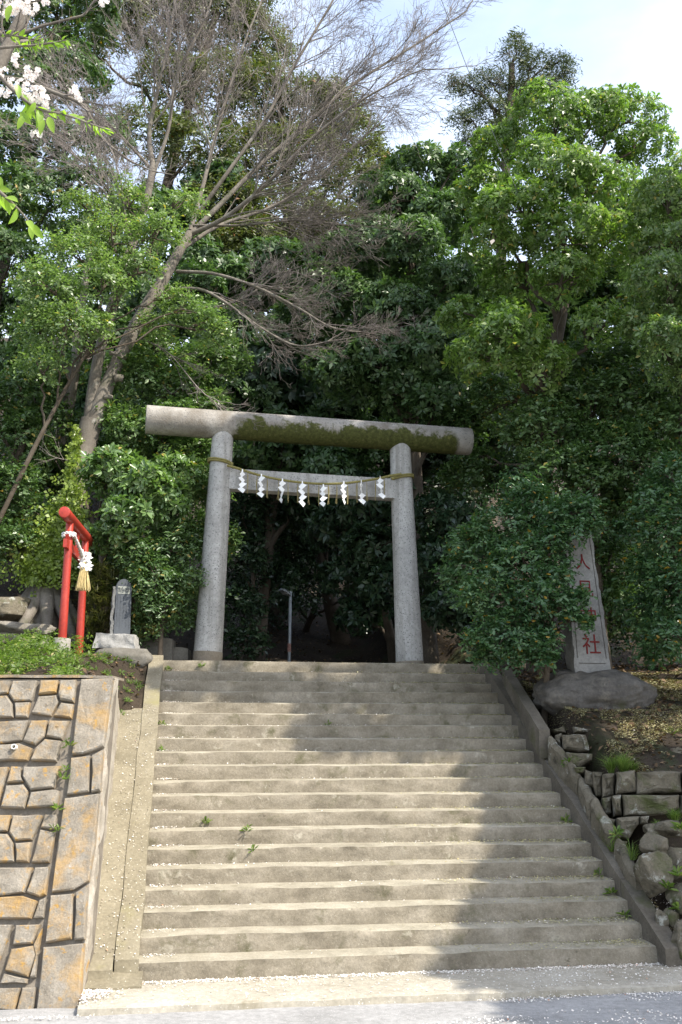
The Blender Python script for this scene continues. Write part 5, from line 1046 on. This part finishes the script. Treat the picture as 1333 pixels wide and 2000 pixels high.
for u, v, d, lb in ((1047, 1372, 11.3, 'pink camellia flower fallen at the left of the boulder'), (208, 1303, 10.8, 'red camellia flower fallen on the bank above the block wall')):
    c = dep(u, v, d); c[2] = gz(c[0], c[1])+.03; V, _ = rosettes(np.repeat(c[None], 2, 0), UP-FW*.8+rng.normal(0, .2, (2, 3)), 6, .04, .9, rng, (.2, 1.0), True); link('fallen_flower', leafmesh('fallen_flower', V, True), M['camflower'], None, lb, 'flower')

# ------------------------------------------------------------------ cherry tree leaning in from the left
rng = np.random.default_rng(19)
cb = np.array([-4.6, -4.6, -.3]); ch = thing('cherry_tree', cb, 'cherry tree reaching in with white blossom and fresh green leaves', 'tree')
CD = 2.7
mains = [tp_([(-60,64,CD),(0,68,CD),(45,73,CD),(88,82,CD)]), tp_([(-60,99,CD+.1),(20,92,CD+.1),(80,87,CD+.1),(132,78,CD+.1)]), tp_([(-60,105,CD-.1),(-10,140,CD-.1),(30,180,CD-.1),(75,212,CD-.1),(130,225,CD-.1),(180,243,CD-.1),(224,258,CD-.1)]), tp_([(-60,300,CD-.3),(-20,355,CD-.3),(15,388,CD-.3),(42,415,CD-.3),(62,440,CD-.3)]), tp_([(-80,-40,CD),(0,-10,CD),(60,2,CD),(110,-4,CD),(205,-6,CD)])]
hub = dep(-330, 120, CD+.5); its = [(spline([cb, cb+np.array([.1, .05, 1.6]), hub-UP*.5-RT*.3, hub], 20), np.linspace(.16, .05, 20), 12)]
for P in mains: its.append((spline([hub, hub*.5+P[0]*.5+UP*.06, P[0]], 8), np.linspace(.03, .008, 8), 8)); its.append((spline(P, 24), np.linspace(.007, .0016, 24), 7))
link('branches', tubes('branches', its), M['bark'], ch, smooth=True)
def leafproto(L, wd):
    V, Fs = [], []; ts = [0, .12, .3, .5, .7, .86, 1.0]; w_ = [.03, .55, .95, 1.0, .78, .42, .01]
    for t_, q in zip(ts, w_):
        zc = -.22*L*t_*t_
        for s in (-1, 0, 1): V.append((L*t_, s*wd*.5*q, zc+(abs(s)*.14*wd*q)))
    for r_ in range(6):
        for s in (0, 1): a = r_*3+s; Fs.append((a, a+1, a+4, a+3))
    return V, Fs
V, Fs = leafproto(1.0, .40); LM = pyd('cherry_leaf', V, Fs); LM.materials.append(M['lf_cherry']); LM.polygons.foreach_set('use_smooth', np.ones(len(LM.polygons), bool))
def put(name, me, p, xdir, zdir, s):
    x = unit(xdir); z = unit(zdir-x*np.dot(zdir, x)); y = np.cross(z, x); o = bpy.data.objects.new(name, me); COL.objects.link(o); o.parent = ch
    from mathutils import Matrix
    mt = Matrix(((x[0]*s, y[0]*s, z[0]*s, p[0]-cb[0]), (x[1]*s, y[1]*s, z[1]*s, p[1]-cb[1]), (x[2]*s, y[2]*s, z[2]*s, p[2]-cb[2]), (0, 0, 0, 1))); o.matrix_basis = mt; return o
def leaves_along(P, t0, t1, n, L0, L1, hang=.35, r=3):
    Q = spline(P, 60)
    for k in range(n):
        t_ = t0+(t1-t0)*(k+rng.random()*.5)/n; i_ = min(int(t_*59), 58); tg = unit(Q[i_+1]-Q[i_])
        for q in range(rng.integers(1, r)):
            d = unit(tg*.55+perp2(tg)*.8-UP*hang); put('leaf', LM, Q[i_], d, UP*.6-FW*.4+rng.normal(0, .45, 3), rng.uniform(L0, L1))
def perp2(d): return unit(np.cross(d, rng.normal(size=3)))
pxm = CD/F_PX
leaves_along(mains[0], .35, 1.0, 12, 14*pxm, 24*pxm, .15); leaves_along(mains[1], .4, 1.02, 26, 13*pxm, 24*pxm, .15)
leaves_along(mains[2], .3, .55, 8, 26*pxm, 44*pxm, .55); leaves_along(mains[2], .55, 1.0, 18, 14*pxm, 26*pxm, .2); leaves_along(mains[3], .2, .75, 6, 26*pxm, 42*pxm, .4); leaves_along(mains[3], .9, 1.0, 2, 28*pxm, 38*pxm, .8)
for u, v, L in ((95,228,40),(86,234,36),(40,218,38),(48,226,34),(22,10,40),(62,438,34),(8,380,36),(4,398,36),(0,345,34),(70,200,32),(35,165,34)):
    put('leaf', LM, dep(u, v, CD-.12), unit(-UP+RT*rng.normal(0, .35)-FW*.15), -FW+rng.normal(0, .4, 3), L*pxm)
# one blossom: five notched petals round a pink eye
def flower():
    V, Fs = [], []
    for k in range(5):
        a = k*2*math.pi/5; c, s = math.cos(a), math.sin(a); o = len(V)
        for r_, wq, z in ((.08, .05, .05), (.45, .30, .12), (.8, .40, .22), (1.0, .22, .30)):
            for q in (-1, 0, 1): rr2 = r_-(.10 if (q == 0 and r_ == 1.0) else 0); V.append((c*rr2-s*q*wq, s*rr2+c*q*wq, z+abs(q)*.03))
        for r_ in range(3):
            for q in (0, 1): b_ = o+r_*3+q; Fs.append((b_, b_+1, b_+4, b_+3))
    return V, Fs
V, Fs = flower(); FM = pyd('blossom', V, Fs); FM.materials.append(M['blossom']); nv = len(V)
E2 = [(math.cos(a)*r_, math.sin(a)*r_, .17) for a in np.linspace(0, 6.283, 8)[:-1] for r_ in (.14,)]
EM = pyd('blossom_eye', E2+[(0, 0, .20)], [(i_, (i_+1) % 7, 7) for i_ in range(7)]); EM.materials.append(M['bud'])
cl = [(12,12,20,18),(38,10,18,16),(60,14,16,12),(28,0,20,12),(32,118,12,8),(62,140,14,10),(48,168,18,14),(70,182,18,14),(88,198,12,8),(22,160,14,8),(8,178,12,6),(142,176,9,6),(156,186,8,5),(70,262,9,6),(205,3,8,6),(92,0,10,6),(55,188,16,10),(5,140,10,5)]
for u, v, r_, n_ in cl:
    for k in range(n_):
        a = rng.uniform(0, 6.283); q = math.sqrt(rng.random())*r_; nd = unit(-FW*.8+RT*math.cos(a)*q/r_*.8-UP*math.sin(a)*q/r_*.8-UP*.2+rng.normal(0, .25, 3)); p = dep(u+q*math.cos(a), v+q*math.sin(a), CD-.06+rng.normal(0, .02))
        o = put('blossom', FM, p, perp2(nd), nd, rng.uniform(5.5, 7.5)*pxm); e = bpy.data.objects.new('blossom_eye', EM); COL.objects.link(e); e.parent = o
# thin overhead cable
ca, cb_, = dep(840, -60, 9.0), dep(1010, 372, 12.6)
link('overhead_cable', tubes('overhead_cable', [(spline([ca, (ca+cb_)/2-UP*.06, cb_], 20), .004, 5)]), M['metal'], None, 'thin cable slanting down across the sky into the sunlit crown', 'cable')
print('LEAFTRI', TRI[0], 'OBJS', len(bpy.data.objects))
